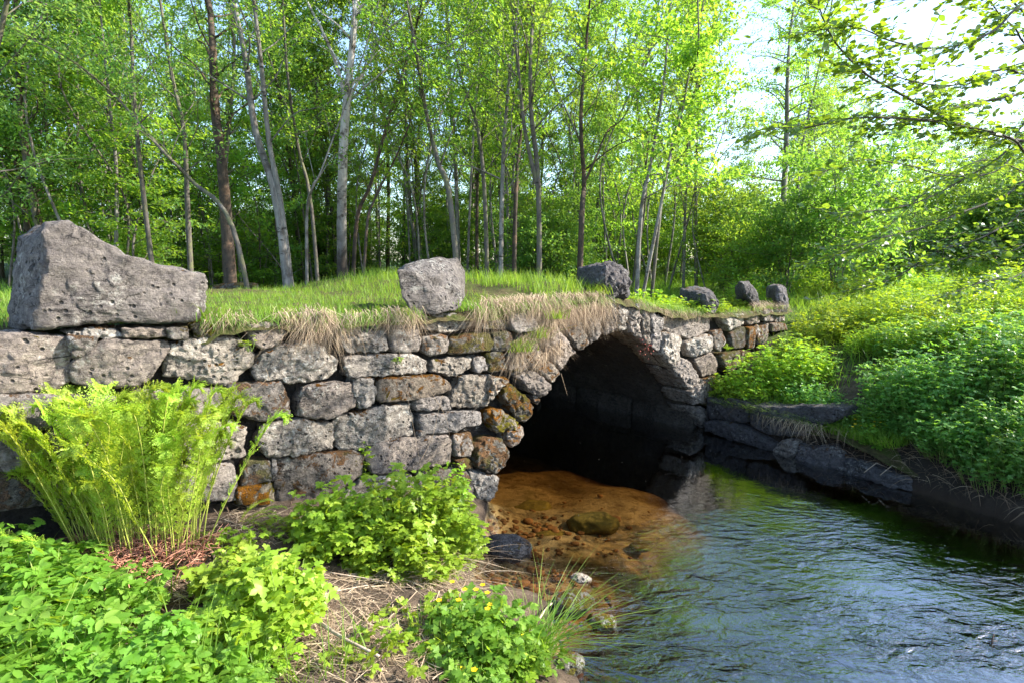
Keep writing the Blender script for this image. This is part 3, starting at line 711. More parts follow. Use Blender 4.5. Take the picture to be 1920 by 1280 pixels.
keep = np.array([noise.noise(Vector((a1*1.3, b1*1.3, 9))) for a1, b1 in zip(u, v)]) > -.32
u, v = u[keep], v[keep]
hm = .09+.09*np.exp(-((u-.9)/.8)**2); kp = (u > -2.35) | (v > .3); u, v, hm = u[kp], v[kp], hm[kp]
grass('deck_grass', 'sunlit green grass growing along the top of the bridge', u, v, deck_z(u, v)-.02, hm, .0032, M_GRASS)
n = 16000; u = rng.uniform(-12, 12, n); v = rng.uniform(4.3, 11, n); pp = W.o+u[:, None]*W.e-v[:, None]*W.n
grass('field_grass', 'taller green grass between the bridge and the trees', u, v, terrain(pp[:, 0], pp[:, 1])-.02, np.full(len(u), .2), .006, M_GRASS)

# dry grass hanging over the wall top and the arch ring
def drape(lines, n, L0, L1, out=.06, jitter=.02):
    a = Acc()
    for (p0, p1, dens, Ls) in lines:
        m = int(n*dens); t = rng.random(m); q0 = np.array(W.hit(*p0)); q1 = np.array(W.hit(*p1)); q = q0+(q1-q0)*t[:, None]
        cl = np.array([noise.noise(Vector((x*7, y*7, 5))) for x, y in q])*.5+.5; q += rng.normal(0, jitter, q.shape)
        P_ = W.o+q[:, :1]*W.e+W.n*(rng.uniform(-.04, .05, m))[:, None]; P_[:, 2] = q[:, 1]+.03
        L = rng.uniform(L0, L1, m)*Ls*(.15+1.3*np.clip((cl-.25)*1.9, 0, 1))
        o = rng.uniform(.5, 1.6, m)*out
        A_ = W.n*(o*2.2)[:, None]+W.e*((rng.normal(0, .45, m)+.9*np.array([noise.noise(Vector((x*5, y*5, 8))) for x, y in q]))*L)[:, None]+np.array([0, 0, 1.])*(.22*L*rng.random(m))[:, None]-np.array([0, 0, 1.])*(.25*L)[:, None]
        B_ = -W.n*(o*1.0)[:, None]-np.array([0, 0, 1.])*(L*.85)[:, None]+W.e*(rng.normal(0, .42, m)*L)[:, None]
        blades(a, P_, A_, B_, W.e*1.+W.n*rng.normal(0, .5, m)[:, None], .0018*rng.uniform(.5, 1.5, m), rng.random(m)**1.3, seg=5)
    return a
a = drape([((385, 604), (470, 600), .06, .35), ((520, 596), (640, 602), .17, .85), ((560, 590), (620, 594), .08, 1.), ((640, 597), (720, 590), .05, .35), ((720, 590), (785, 592), .14, 1.), ((880, 580), (960, 575), .12, .6),
           ((900, 572), (1010, 562), .30, .9), ((1000, 575), (1065, 572), .35, 1.1), ((960, 655), (1010, 625), .25, 1.1), ((1000, 620), (1070, 590), .35, 1.2), ((1060, 585), (1140, 566), .45, 1.25), ((1000, 680), (1050, 640), .16, .8),
           ((1190, 568), (1260, 590), .06, .5), ((1240, 590), (1330, 590), .06, .7), ((1340, 592), (1400, 586), .03, .5), ((1405, 572), (1475, 574), .16, .7), ((1000, 560), (1130, 556), .2, .7)],
          2600, .10, .36, out=.035)
tag(a.link('dry_grass', M_DRY), 'dry straw-coloured grass hanging over the wall top and arch', 'dry grass', kind='stuff')
a = drape([((380, 604), (640, 598), .16, .4), ((640, 597), (785, 592), .15, .5), ((880, 578), (1140, 562), .35, .6), ((1190, 568), (1330, 590), .15, .5), ((1340, 592), (1475, 576), .15, .5)], 2600, .08, .26, out=.04)
tag(a.link('fringe_grass', M_GRASS), 'short green blades curling over the wall edge among the dry grass', 'grass', kind='stuff')
# green tufts on the spandrel
def tuft(name, label, p, n, h, w, mat, lean=.5, rad=.05, group=None, cat='grass tuft', droop=.3, dirv=None, parent=None):
    p = np.asarray(p, float); r = rng.normal(0, rad, (n, 2)); P_ = np.column_stack([p[0]+r[:, 0], p[1]+r[:, 1], np.full(n, p[2])])
    az = rng.random(n)*6.283; hh = h*rng.uniform(.5, 1.2, n); L = np.stack([np.cos(az), np.sin(az), np.zeros(n)], -1)
    if dirv is not None: L = unit(L*.7+np.array(dirv))
    L = L*(hh*lean*rng.uniform(.3, 1.5, n))[:, None]
    A_ = L*.5+np.array([0, 0, 1.])*(hh*1.1)[:, None]; B_ = L*.9-np.array([0, 0, 1.])*(hh*droop*rng.uniform(.5, 1.6, n))[:, None]
    a = Acc(); blades(a, P_-p, A_, B_, np.stack([-np.sin(az), np.cos(az), np.zeros(n)], -1)+.3, w*rng.uniform(.6, 1.3, n), seg=6)
    o = a.link(name, mat, parent); o.location = p
    if label: tag(o, label, cat, group)
    return o
for (x, y, v_, nn, h, lb) in [(770, 588, -.02, 60, .10, 'short grass tuft at the left foot of the tilted boulder'), (868, 578, -.02, 80, .12, 'short grass tuft at the right foot of the tilted boulder'), (1125, 552, .02, 90, .14, 'grass tuft against the left foot of the knobbly boulder'), (390, 598, .02, 90, .13, 'grass tuft at the right end of the largest boulder'), (1195, 568, .02, 50, .1, 'grass tuft at the right foot of the knobbly boulder')]:
    u_, z_ = W.hit(x, y, v_); tuft('grass_tuft', lb, W.pt(u_, v_, min(z_, ztop(u_)+.02)), nn, h, .003, M_GRASS, lean=.6, rad=.07, group='green tufts on the bridge face')
for (x, y, nn, h, lb) in [(975, 650, 130, .16, 'bright green tuft rooted in the spandrel joints'), (1010, 625, 110, .15, 'green tuft just above the spandrel tuft, amid dry grass'), (1040, 590, 90, .14, 'uppermost green tuft hanging in the dry grass over the arch')]:
    u_, z_ = W.hit(x, y, -.08); tuft('grass_tuft', lb, W.pt(u_, -.06, z_-.04), nn, h, .0028, M_GRASS, lean=.8, rad=.06, group='green tufts on the bridge face', dirv=tuple(W.n*.6))
#@@PART3
# ---------------------------------------------------------------- herbs
def herb_mesh(n, rx, ry, H, leaf, tpl, dome=.55, nodes=4, lean=.35, per=3, trif=True, seed=0, low=.35, wr=1.):
    """stems with whorls of (trifoliate) leaves; returns leaves Acc and stems Acc, local to the base"""
    g_ = np.random.default_rng(seed); La, St = Acc(), Acc()
    r = np.sqrt(g_.random(n)); th = g_.random(n)*6.283
    B_ = np.column_stack([r*np.cos(th)*rx*.75, r*np.sin(th)*ry*.75, np.full(n, -.03)])
    hs = H*(1-dome*r*r)*g_.uniform(.55, 1.25, n)
    T_ = B_+np.column_stack([np.cos(th)*r*rx*.35+g_.normal(0, .03, n), np.sin(th)*r*ry*.35+g_.normal(0, .03, n), hs])
    for k in range(nodes):
        t = low+(1-low)*(k+1)/nodes if nodes > 1 else 1.
        pn = B_+(T_-B_)*t
        for q in range(per):
            az = g_.random(n)*6.283; el = g_.uniform(.0, .75, n)
            D = np.column_stack([np.cos(az)*np.cos(el), np.sin(az)*np.cos(el), np.sin(el)])
            ln = leaf*g_.uniform(.6, 1.25, n); pet = ln*g_.uniform(.4, 1.1, n)
            pb = pn+D*pet[:, None]+np.column_stack([np.zeros(n), np.zeros(n), -pet*.15])
            Nn = unit(np.array([0, 0, 1.])+g_.normal(0, .38, (n, 3)))
            Dl = unit(D*np.array([1, 1, .25])+g_.normal(0, .18, (n, 3))-np.array([0, 0, .12])); rr = np.clip(g_.random(n)*.8+.25*t*g_.random(n), 0, 1)
            leaves(La, tpl, pb, Dl, Nn, ln, ln*wr*g_.uniform(.75, 1.05, n), rr)
            if trif:
                S = unit(np.cross(Nn, Dl))
                for sg in (-1, 1):
                    leaves(La, tpl, pb-Dl*(ln*.05)[:, None], unit(S*sg+Dl*.45+g_.normal(0, .12, (n, 3))), Nn, ln*.85, ln*.75*wr, rr)
    m = min(n, 70)
    for i in range(m):
        tube(St, spline([B_[i], (B_[i]+T_[i])/2+g_.normal(0, .012, 3), T_[i]], 5), .0028, .0013, 4)
    return La, St
def bush(name, label, p, n, rx, ry, H, leaf, tpl, mat, seed, cat='plant', group=None, rotz=0., **kw):
    e_ = empty(name, tuple(p), label, cat, group); e_.rotation_euler = (0, 0, rotz)
    La, St = herb_mesh(n, rx, ry, H, leaf, tpl, seed=seed, **kw)
    La.link('foliage', mat, e_); St.link('stems', M_STEM, e_); return e_
def dup(root, loc, rotz=0., sca=(1, 1, 1), label=None, group=None):
    r = root.copy(); COL.objects.link(r); r.location = loc; r.rotation_euler = (0, 0, rotz); r.scale = sca
    if label: r['label'] = label
    if group: r['group'] = group
    for ch in list(root.children):
        c = ch.copy(); COL.objects.link(c); c.parent = r
        for g2 in list(ch.children):
            d = g2.copy(); COL.objects.link(d); d.parent = c
    return r
def gp(px, py, dz=0.): p = ground(px, py); p[2] = terrain(p[0], p[1])+dz; return p

BG = 'leafy plants on the near bank'
# bright bushes between the wall and the water
q = gp(770, 1080); bush('leafy_bush', 'dense bright yellow-green leafy bush overhanging the waterline under the wall', (q[0]-.02, q[1]+.08, q[2]), 210, .42, .38, .60, .046, T_LOBE, M_BUSH, 1, 'bush', BG, low=.3, nodes=5, dome=.5)
q = gp(650, 1050); bush('leafy_bush', 'bright leafy bush at the wall foot joining the waterline bush on its left', (q[0]-.06, q[1]+.1, q[2]), 110, .30, .26, .42, .046, T_LOBE, M_BUSH, 2, 'bush', BG, low=.3)
q = gp(510, 1190); bush('leafy_bush', 'rounded light green bush of broad leaves left of the pale stick', (q[0]-.03, q[1], q[2]), 75, .24, .22, .36, .052, T_LOBE, M_BUSH, 3, 'bush', BG, low=.3)
q = gp(450, 1130); bush('leafy_bush', 'small leafy bush behind the rounded light green bush', (q[0], q[1]+.05, q[2]), 45, .2, .16, .26, .045, T_LOBE, M_BUSH, 4, 'bush', BG, low=.3)
q = gp(690, 925); bush('leafy_plant', 'upright small-leaved sprig climbing the wall above the bright bush', (q[0]-.02, q[1]+.02, q[2]), 10, .10, .06, .46, .035, T_LOBE, M_BUSH, 5, 'plant', BG, nodes=7, low=.2)
q = gp(860, 940); bush('leafy_plant', 'single tall shoot above the right side of the waterline bush', (q[0], q[1]-.05, q[2]), 7, .07, .06, .44, .035, T_LOBE, M_BUSH, 6, 'plant', BG, nodes=7, low=.2)
# dark fresh herbs in the lower left corner
cnt = 0
for (x, y, n, rx, H, lb) in [(60, 1270, 70, .32, .34, 'mass of toothed green leaves in the bottom left corner'), (215, 1275, 70, .3, .3, 'toothed-leaf plants at the bottom edge right of the corner mass'),
                             (30, 1180, 60, .3, .34, 'toothed-leaf plants at the left edge below the fern'), (190, 1180, 60, .26, .26, 'toothed-leaf plants in front of the fern stalks'),
                             (330, 1260, 45, .24, .22, 'low toothed-leaf plants beside the long grass blades'), (-40, 1120, 60, .28, .34, 'toothed-leaf plants at the far left below the wall'), (90, 1110, 50, .22, .24, 'small toothed-leaf plants at the left foot of the fern'),
                             (420, 1275, 35, .2, .18, 'low sprawling leaves at the bottom edge below the light green bush'), (250, 1420, 60, .3, .2, 'toothed-leaf plants nearest the camera at the bottom edge')]:
    q = gp(x, y); cnt += 1; bush('leafy_herb', lb, (q[0], q[1]-.12 if y > 1200 else q[1], q[2]), int(n*1.15), rx, rx*.9, H*.82, .056 if cnt % 2 else .044, T_OVATE if cnt % 2 else T_LOBE, M_HERB, 20+cnt, 'plant', BG, nodes=3, low=.35, lean=.4, per=3, dome=.3, wr=.85 if cnt % 2 else 1.)
for (x, y, n, lb) in [(470, 1240, 26, 'sprawling young leaves left of the pale stick'), (720, 1235, 12, 'few young leaves on the straw right of the pale stick'), (800, 1180, 18, 'young leaves behind the yellow-flower clump'), (420, 1040, 14, 'scattered young leaves at the right foot of the fern'), (560, 1000, 20, 'low young leaves against the base of the wall'), (950, 1250, 24, 'low leaves under the yellow flowers by the water'), (860, 1250, 26, 'leafy plants at the bottom edge beside the yellow flowers')]:
    q = gp(x, y); cnt += 1; bush('leafy_herb', lb, q, n, .2, .15, .14, .04, T_LOBE, M_BUSH, 20+cnt, 'plant', BG, nodes=2, dome=.3)

# marsh marigolds with yellow flowers
def marigold(label, p, n, rx, H, nf, seed, leaf=.045, rotz=0):
    e_ = bush('flowering_plant', label, p, n, rx, rx, H, leaf, T_LOBE, M_HERB, seed, 'plant', 'yellow-flowering plants', nodes=3, low=.3, dome=.4)
    g_ = np.random.default_rng(seed)
    for i in range(nf):
        a = Acc(); c = np.array([g_.normal(0, rx*.5), g_.normal(0, rx*.45), H*g_.uniform(.95, 1.2)])
        az = np.arange(5)*1.2566+g_.random(); D = np.column_stack([np.cos(az), np.sin(az), np.full(5, .55)])
        leaves(a, T_OVATE, np.tile(c, (5, 1)), D, np.tile([0, 0, 1.], (5, 1))+.01, .017, .022)
        a.link('flower', M_YEL, e_)
    return e_
q = gp(890, 1235); marigold('clump of green leaves with bright yellow flowers at the bottom water edge', q, 80, .25, .28, 9, 71)
q = gp(975, 1265); marigold('few-flowered leafy clump right of the yellow flower clump', q, 26, .13, .16, 3, 72)
q = gp(905, 1330); marigold('leafy flowering clump at the bottom edge nearest the camera', q, 30, .16, .14, 2, 73)
# long blades
GT = 'tufts of long grass on the near bank'
for (x, y, n, h, lean, lb, dv) in [(1000, 1235, 170, .4, .9, 'long arching grass blades leaning over the water beside the yellow flowers', (.5, -.2, 0)), (370, 1278, 60, .34, .6, 'long pale-green grass blades at the bottom edge left of the pale stick', None),
                               (650, 1265, 26, .26, .6, 'thin grass blades at the bottom edge right of the pale stick', None), (768, 1190, 12, .2, .3, 'small upright grass tuft in the middle of the muddy patch', None), (560, 1285, 30, .22, .7, 'grass blades at the bottom edge under the pale stick', None),
                               (110, 1330, 40, .36, .7, 'long grass blades rising from the leaves at the bottom left corner', None), (200, 1200, 14, .34, .6, 'few long grass blades among the leaves in front of the fern', None), (20, 1230, 16, .36, .7, 'curved grass blades at the left edge near the bottom', None),
                               (305, 1110, 16, .22, .35, 'few grass blades sprouting in front of the dead fronds', None), (75, 1060, 14, .25, .4, 'grass blades beside the left arching frond', None), (470, 1290, 40, .3, .8, 'long arching blades at the bottom edge below the rounded bush', None)]:
    tuft('grass_tuft', lb, gp(x, y), n, h, .0034, M_GRASS, lean, .05, GT, dirv=dv)
tuft('grass_tuft', 'pale dry grass skirt hanging on the bank under the waterline bush', gp(790, 1100, .06), 420, .2, .0018, M_DRY, 1.3, .16, GT, droop=.9, dirv=(.4, -.5, 0))
# dead stalks lying on the mud
a = Acc(); n = 3400
pts = [gp(rng.uniform(560, 900), rng.uniform(1085, 1275)) for _ in range(160)]+[gp(rng.uniform(200, 480), rng.uniform(1010, 1130)) for _ in range(60)]+[gp(rng.uniform(440, 640), rng.uniform(965, 1010)) for _ in range(60)]
pts = np.array(pts)[rng.integers(0, 280, n)]+rng.normal(0, .05, (n, 3))*np.array([1, 1, 0]); pts[:, 2] = terrain(pts[:, 0], pts[:, 1])+rng.uniform(.005, .04, n)
az = rng.normal(-.35, .8, n); L = rng.uniform(.05, .28, n); D = np.column_stack([np.cos(az), np.sin(az), rng.normal(0, .07, n)])*L[:, None]
blades(a, pts-D/2, D, rng.normal(0, .02, (n, 3)), np.column_stack([-np.sin(az), np.cos(az), rng.normal(0, .6, n)]), .002*rng.uniform(.5, 1.5, n), rng.random(n))
tag(a.link('plant_litter', M_DRY), 'pale dead stalks and straw lying on the muddy bank', 'litter', kind='stuff')
def stick(label, pxs, r, mat=M_STICK, dz=.03, twigs=0):
    P_ = [gp(x, y, dz) for x, y in pxs]; a = Acc(); tube(a, spline(P_, 14), r, r*.6, 8, jit=.25)
    for i in range(twigs):
        b = np.array(P_[1]); tube(a, [b, b+rng.normal(0, .04, 3)+[0, 0, .03]], r*.4, r*.2, 5)
    tag(a.link('fallen_stick', mat), label, 'stick', 'sticks on the near bank')
stick('thick pale dead stick lying across the mud at the bottom edge', [(592, 1188), (640, 1222), (712, 1258)], .010, dz=.07)
stick('thin brown twig lying beneath the waterline bush', [(620, 1100), (680, 1108), (730, 1118)], .004, dz=.08)
stick('thin twig crossing the mud above the pale stick', [(560, 1170), (620, 1145), (690, 1130)], .004, dz=.1)
stick('short grey stick against the dead fronds', [(395, 1040), (410, 1075), (402, 1090)], .008, dz=.03)
stick('bleached branch reaching from the bank to the half mossy rock', [(1010, 1175), (1030, 1150), (1052, 1135)], .007, dz=.05)
stick('thin dead stem lying right of the fern base', [(420, 990), (450, 1000), (475, 1010)], .003, dz=.05)

# ---------------------------------------------------------------- ferns
def frond_mesh(L, seed, pin=.062, curl=1.):
    g_ = np.random.default_rng(seed); a = Acc(); st = Acc()
    ctrl = [(0, 0, 0), (.01*L, 0, .35*L), (.04*L, g_.normal(0, .02), .70*L), (.09*L, g_.normal(0, .03), .95*L), (.13*L, 0, 1.0*L), (.155*L, 0, .965*L)] if curl else [(0, 0, 0), (.2*L, 0, .2*L), (.5*L, 0, .32*L), (.85*L, 0, .3*L), (L, 0, .2*L)]
    c = spline(ctrl, 60); tube(st, c, .0034, .0012, 5)
    T_ = unit(np.gradient(c, axis=0)); m = 31
    for i in range(m):
        t = .16+.82*i/(m-1); k = min(59, int(t*59)); p0 = c[k]; d0 = T_[k]
        ln = pin*(math.sin(math.pi*min(1, (t-.08)/.94))**.6+.03)*g_.uniform(.85, 1.1)*(L/.78)
        S = np.array([0, 1., 0]); nn = np.cross(d0, S)
        for sg in (-1, 1):
            dd = unit(S*sg*.85+d0*.55+nn*g_.normal(.25, .18)); np_ = 9; tt = np.linspace(.08, 1, np_)
            cur = dd[None]*(tt*ln)[:, None]+d0[None]*(tt**2*ln*.22)[:, None]+g_.normal(0, .0015, (np_, 3))
            pb = p0+cur; pl = (ln*.30*(1-tt*.75)+.0025)*g_.uniform(.8, 1.2, np_)
            side = unit(np.cross(nn, dd)); up = unit(nn+g_.normal(0, .25, 3))
            for s2 in (-1, 1):
                leaves(a, T_DIAM, pb, np.tile(unit(side*s2+dd*.6), (np_, 1))+g_.normal(0, .12, (np_, 3)), np.tile(up, (np_, 1)), pl, pl*.75, g_.random(np_))
            leaves(a, T_DIAM, pb[-1:], dd[None], up[None], np.array([pl[-1]*1.5]), np.array([pl[-1]]))
    return a.mesh('frond_blade'), st.mesh('frond_stalk')
FR = [frond_mesh(.78, 100+i) for i in range(7)]; FRL = [frond_mesh(.5, 120+i, .075, curl=0) for i in range(2)]
M_FSTEM = mat_plain('frond_stalk', (.3, .36, .05), (.42, .42, .1), 20, .6, 0)
def frond(par_, meshes, loc, rotz, tilt, s):
    b = link('frond', meshes[0], M_FERN, par_); st = link('stalk', meshes[1], M_FSTEM, b)
    b.location = loc; b.rotation_euler = (0, tilt, rotz); b.scale = (s, s, s); return b
q = gp(262, 1035); fern = empty('fern', tuple(q), 'large bright yellow-green fern clump of upright fronds in front of the wall', 'fern', 'ferns')
for i in range(124):
    th = rng.random()*6.283; r = math.sqrt(rng.random()); x, y = r*math.cos(th)*.36, r*math.sin(th)*.15
    frond(fern, FR[i % 7], (x, y, 0), th+rng.normal(0, .6), .02+.26*r*abs(math.cos(th))**1.5+rng.normal(0, .11), 1.16-.6*rng.random()**1.4)
a = Acc()
for i in range(900):
    th = rng.random()*6.283; r = rng.random(); b = np.array([r*math.cos(th)*.46, r*math.sin(th)*.28-.06, .02]); az = rng.random()*6.283; L = rng.uniform(.05, .16)
    d = np.array([math.cos(az)*L, math.sin(az)*L-.03, rng.uniform(-.04, .1)]); tube(a, [b, b+d*.5+[0, 0, .02], b+d], .004, .002, 4, rng.random())
a.link('dead_stalks', M_RED, fern)
def small_fern(label, p, n, s, cr, lo=.5, dirz=None):
    e_ = empty('fern', tuple(p), label, 'fern', 'ferns')
    for i in range(n): frond(e_, FRL[i % 2] if cr == 0 else FR[i % 7], (rng.normal(0, .02), rng.normal(0, .02), 0), (dirz if dirz is not None else 0)+rng.normal(0, .5) if dirz is not None else rng.random()*6.283, rng.normal(lo, .12), s*rng.uniform(.8, 1.1))
    return e_
small_fern('small low fern with spreading frond right of the large fern', gp(455, 985), 5, .55, 0, 0., .4)
q = gp(150, 1085); small_fern('single fern frond arching to the left edge below the large fern', q, 2, 1.1, 0, -.3, math.pi-.1)
q = gp(-70, 1000); small_fern('fern at the far left edge curling in front of the wall', q, 8, .85, 1, .3)
u_, z_ = W.hit(1372, 700); small_fern('pale upright fern growing at the wall foot right of the arch', tuple(W.pt(u_, -.15, z_-.1)), 9, .5, 1, .25)

# bare twigs hanging in front of the wall
def bare(label, pxs, v, r=.0022):
    P_ = [W.pt(*(lambda h: (h[0], v, h[1]))(W.hit(x, y, v))) for x, y in pxs]; a = Acc(); tube(a, spline(P_, 14), r, r*.5, 4); tag(a.link('bare_stem', M_DRY), label, 'stem', 'bare stems before the wall')
bare('longest bare stem slanting down the wall from the hanging grass', [(745, 640), (760, 720), (775, 800), (790, 880)], -.12)
bare('bare stem rising from the bright bush and bending right', [(785, 870), (810, 820), (822, 770), (830, 740)], -.15)
bare('bare stem crossing from the mossy block down to the bush', [(770, 660), (800, 720), (835, 780), (845, 830)], -.1)
bare('curved bare stem below the hanging grass on the left', [(498, 690), (503, 705), (492, 718), (480, 728)], -.08)
bare('thin rootlets dangling from the arch edge', [(1052, 700), (1058, 720), (1064, 740)], -.1)
# sprigs in the joints
for (x, y, n, lb) in [(470, 642, 5, 'tiny green sprig in the joint below the hanging grass'), (748, 668, 5, 'tiny green sprig on the joint below the stone draped with grass'), (1365, 650, 8, 'small sprig in the wall right of the arch'), (1280, 560, 0, '')]:
    if n: u_, z_ = W.hit(x, y, -.05); bush('wall_sprig', lb, tuple(W.pt(u_, -.04, z_-.03)), n, .05, .03, .09, .02, T_LOBE, M_BUSH, x, 'plant', 'sprigs in the wall joints', nodes=2)
# reddish hanging plant at the arch crown
u_, z_ = W.hit(1212, 640, -.05); e_ = empty('hanging_sprig', tuple(W.pt(u_, -.06, z_)), 'small reddish plant hanging from the arch edge right of the crown', 'plant'); a = Acc(); b_ = Acc(); n = 60
P_ = rng.normal(0, 1, (n, 3))*[.05, .03, .06]-[0, 0, .04]; leaves(a, T_DIAM, P_, rng.normal(0, 1, (n, 3))-[0, 0, .5], rng.normal(0, 1, (n, 3)), .02, .016)
for i in range(14): tube(b_, [(0, 0, .03), tuple(P_[i])], .0015, .001, 4)
a.link('foliage', mat_plain('leaf_red', (.25, .05, .05), (.45, .14, .1), 20), e_); b_.link('stems', M_TWIG, e_)

# plants on the right part of the bridge and the grass mound
RB = 'leafy plants on the bridge and right bank'
protoA = bush('leafy_plant', 'leafy plant on the deck just right of the dark knobbly boulder', tuple(W.pt(*W.hit(1215, 565, .35)[:1], .35, ztop(W.hit(1215, 565, .35)[0]))), 46, .3, .24, .22, .036, T_LOBE, M_BUSH, 31, 'plant', RB, nodes=3, low=.4)
protoB = bush('leafy_plant', 'leafy plants in front of the moss-capped boulder', tuple(W.pt(*W.hit(1290, 570, .25)[:1], .25, ztop(W.hit(1290, 570, .25)[0]))), 50, .3, .24, .24, .038, T_OVATE, M_BUSH, 32, 'plant', RB, nodes=3, low=.4)
for (x, v, s, lb) in [(1250, .3, .9, 'leafy plant between the knobbly and the moss-capped boulder'), (1365, .35, 1., 'leafy plant between the moss-capped and the slanting boulder'), (1345, .15, .8, 'leafy plant right behind the wall edge at the moss-capped boulder'), (1385, .2, .8, 'small plant at the foot of the slanting boulder'), (1440, .2, .8, 'leafy plant between the slanting and the square boulder')]:
    u_ = W.hit(x, 570, v)[0]; dup(protoA if s > .85 else protoB, tuple(W.pt(u_, v, ztop(u_))), x*.37, (s, s, s*.9), lb)
# mound on the ledge
for (x, y, s, lb) in [(1350, 735, .9, 'leafy plant at the foot of the wall on the left end of the grass mound'), (1400, 735, 1., 'leafy plant on the middle of the grass mound'), (1370, 700, 1.0, 'leafy plant against the wall above the grass mound'), (1440, 700, 1., 'leafy plant behind the grass mound'), (1600, 780, 1., 'leafy plant beside the right end of the bank wall')]:
    h = BF.hit(x, y, .35); dup(protoB, tuple(BF.pt(h[0], .35, .42 if y > 720 else .5)), x*.31, (s, s, s), lb)
n = 5200; u = rng.uniform(.25, 2.4, n); v = rng.uniform(.0, .7, n); P_ = BF.o+u[:, None]*BF.e-v[:, None]*BF.n; P_[:, 2] = .36+.12*np.exp(-((u-1.2)/.6)**2)*np.minimum(1, v*3)
a = Acc(); az = rng.random(n)*6.283; h = rng.uniform(.08, .24, n); L = np.stack([np.cos(az), np.sin(az), np.zeros(n)], -1)*(h*.4)[:, None]+BF.n*(np.maximum(0, .2-v)*.8)[:, None]
blades(a, P_, L*.5+np.array([0, 0, 1.])*h[:, None], L-np.array([0, 0, 1.])*(h*.3)[:, None], np.stack([-np.sin(az), np.cos(az), az*0], -1), .003)
tag(a.link('mound_grass', M_GRASS), 'bright grass growing on the mound right of the arch', 'grass', kind='stuff')
n = 150; u = rng.normal(1.35, .22, n); P_ = BF.o+u[:, None]*BF.e; P_[:, 2] = .44; a = Acc(); L = rng.uniform(.15, .34, n)
blades(a, P_, BF.n*(L*rng.uniform(.3, 1., n))[:, None]+BF.e*(rng.normal(.1, .5, n)*L)[:, None], -np.array([0, 0, 1.])*(L*.7)[:, None]+BF.e*(rng.normal(.25, .2, n)*L)[:, None], np.tile(BF.e, (n, 1)), .0025, rng.random(n), seg=5)
o = a.link('dry_tuft', M_DRY); tag(o, 'fan of dry grass hanging over the bank wall from the mound', 'grass tuft')
# mound earth
a = Acc(); gu = np.linspace(-.2, 2.6, 40); gv = np.linspace(-.02, 1.1, 20)
Vt = [BF.pt(uu, vv, .33+.13*math.exp(-((uu-1.2)/.7)**2)*min(1, vv*3)+.03*noise.noise(Vector((uu*4, vv*4, 1)))+vv*.15-.25*max(0, uu-1.9)) for vv in gv for uu in gu]
ii = np.arange(19)[:, None]*40; jj = np.arange(39)[None]; a.add(Vt, [np.stack([ii+jj, ii+jj+1, ii+40+jj+1, ii+40+jj], -1).reshape(-1, 4)]); o = a.link('bank_earth', bpy.data.materials['turf']); tag(o, kind='structure')

# ---------------------------------------------------------------- right bank cover
RC = 'bushy plants covering the right bank'
protos = [bush('bushy_plant', 'x', (0, 0, 0), 150, .44, .44, .66, .038, T_LOBE, M_HERB2, 41, 'plant', RC, nodes=4, low=.3, dome=.4),
          bush('bushy_plant', 'x', (0, 0, 0), 130, .44, .42, .55, .036, T_OVATE, M_BUSH, 42, 'plant', RC, nodes=4, low=.3, dome=.4),
          bush('bushy_plant', 'x', (0, 0, 0), 140, .46, .44, .5, .034, T_LOBE, M_BUSH, 43, 'plant', RC, nodes=4, low=.3, dome=.4)]
def to_px(p):
    d = np.asarray(p, float)-C0; f = d[1]*math.cos(PITCH)-d[2]*math.sin(PITCH); up = d[1]*math.sin(PITCH)+d[2]*math.cos(PITCH)
    return 960+FPX*d[0]/max(f, .01), 640-FPX*up/max(f, .01), f
def zone(p):
    x, y, d = to_px(p)
    hz = ['at the left edge', 'behind the largest kerb boulder', 'behind the deck grass on the left', 'behind the tilted kerb boulder', 'above the arch crown', 'behind the moss-capped boulder', 'beyond the far end of the bridge', 'above the right bank slope', 'at the right edge']
    return hz[int(np.searchsorted([60, 380, 700, 900, 1180, 1380, 1560, 1800], x))]
first = [True]*3
spots = []
for (x, y) in [(1680, 850), (1740, 860), (1800, 870), (1860, 880), (1930, 890), (2000, 900), (1720, 800), (1790, 810), (1860, 815), (1930, 820), (2010, 840), (1780, 925), (1850, 940), (1640, 850), (1700, 890), (1770, 905), (1830, 915), (1900, 930), (1610, 790), (1590, 830), (1960, 950), (2050, 960)]: p = at_z(x, y, .35); spots.append((p[0]+.80, p[1]+.45, rng.uniform(.7, .95), 0))
k = 0
while k < 150:
    px, d = rng.uniform(1380, 2150), 5.2+15*rng.random()**1.3; x = (px-960)/FPX*d*1.0; y = d
    u, v = W.uv(x, y)
    if u < SPAN+.5 or (v > -.35 and u < 6.6) or u > 16: continue
    if math.hypot(x, y) < 3: continue
    spots.append((x, y, rng.uniform(.5, 1.15), 1)); k += 1
for t_ in np.linspace(.30, 1.35, 15):                       # a row low on the bank, hanging toward the water
    q0 = at_z(1320, 802)*(1-t_)+at_z(1800, 952)*t_; off = rng.uniform(.30, .55) if t_ > .5 else rng.uniform(.45, .7); spots.append((q0[0]-B.n[0]*off, q0[1]-B.n[1]*off, rng.uniform(.42, .66), 0))
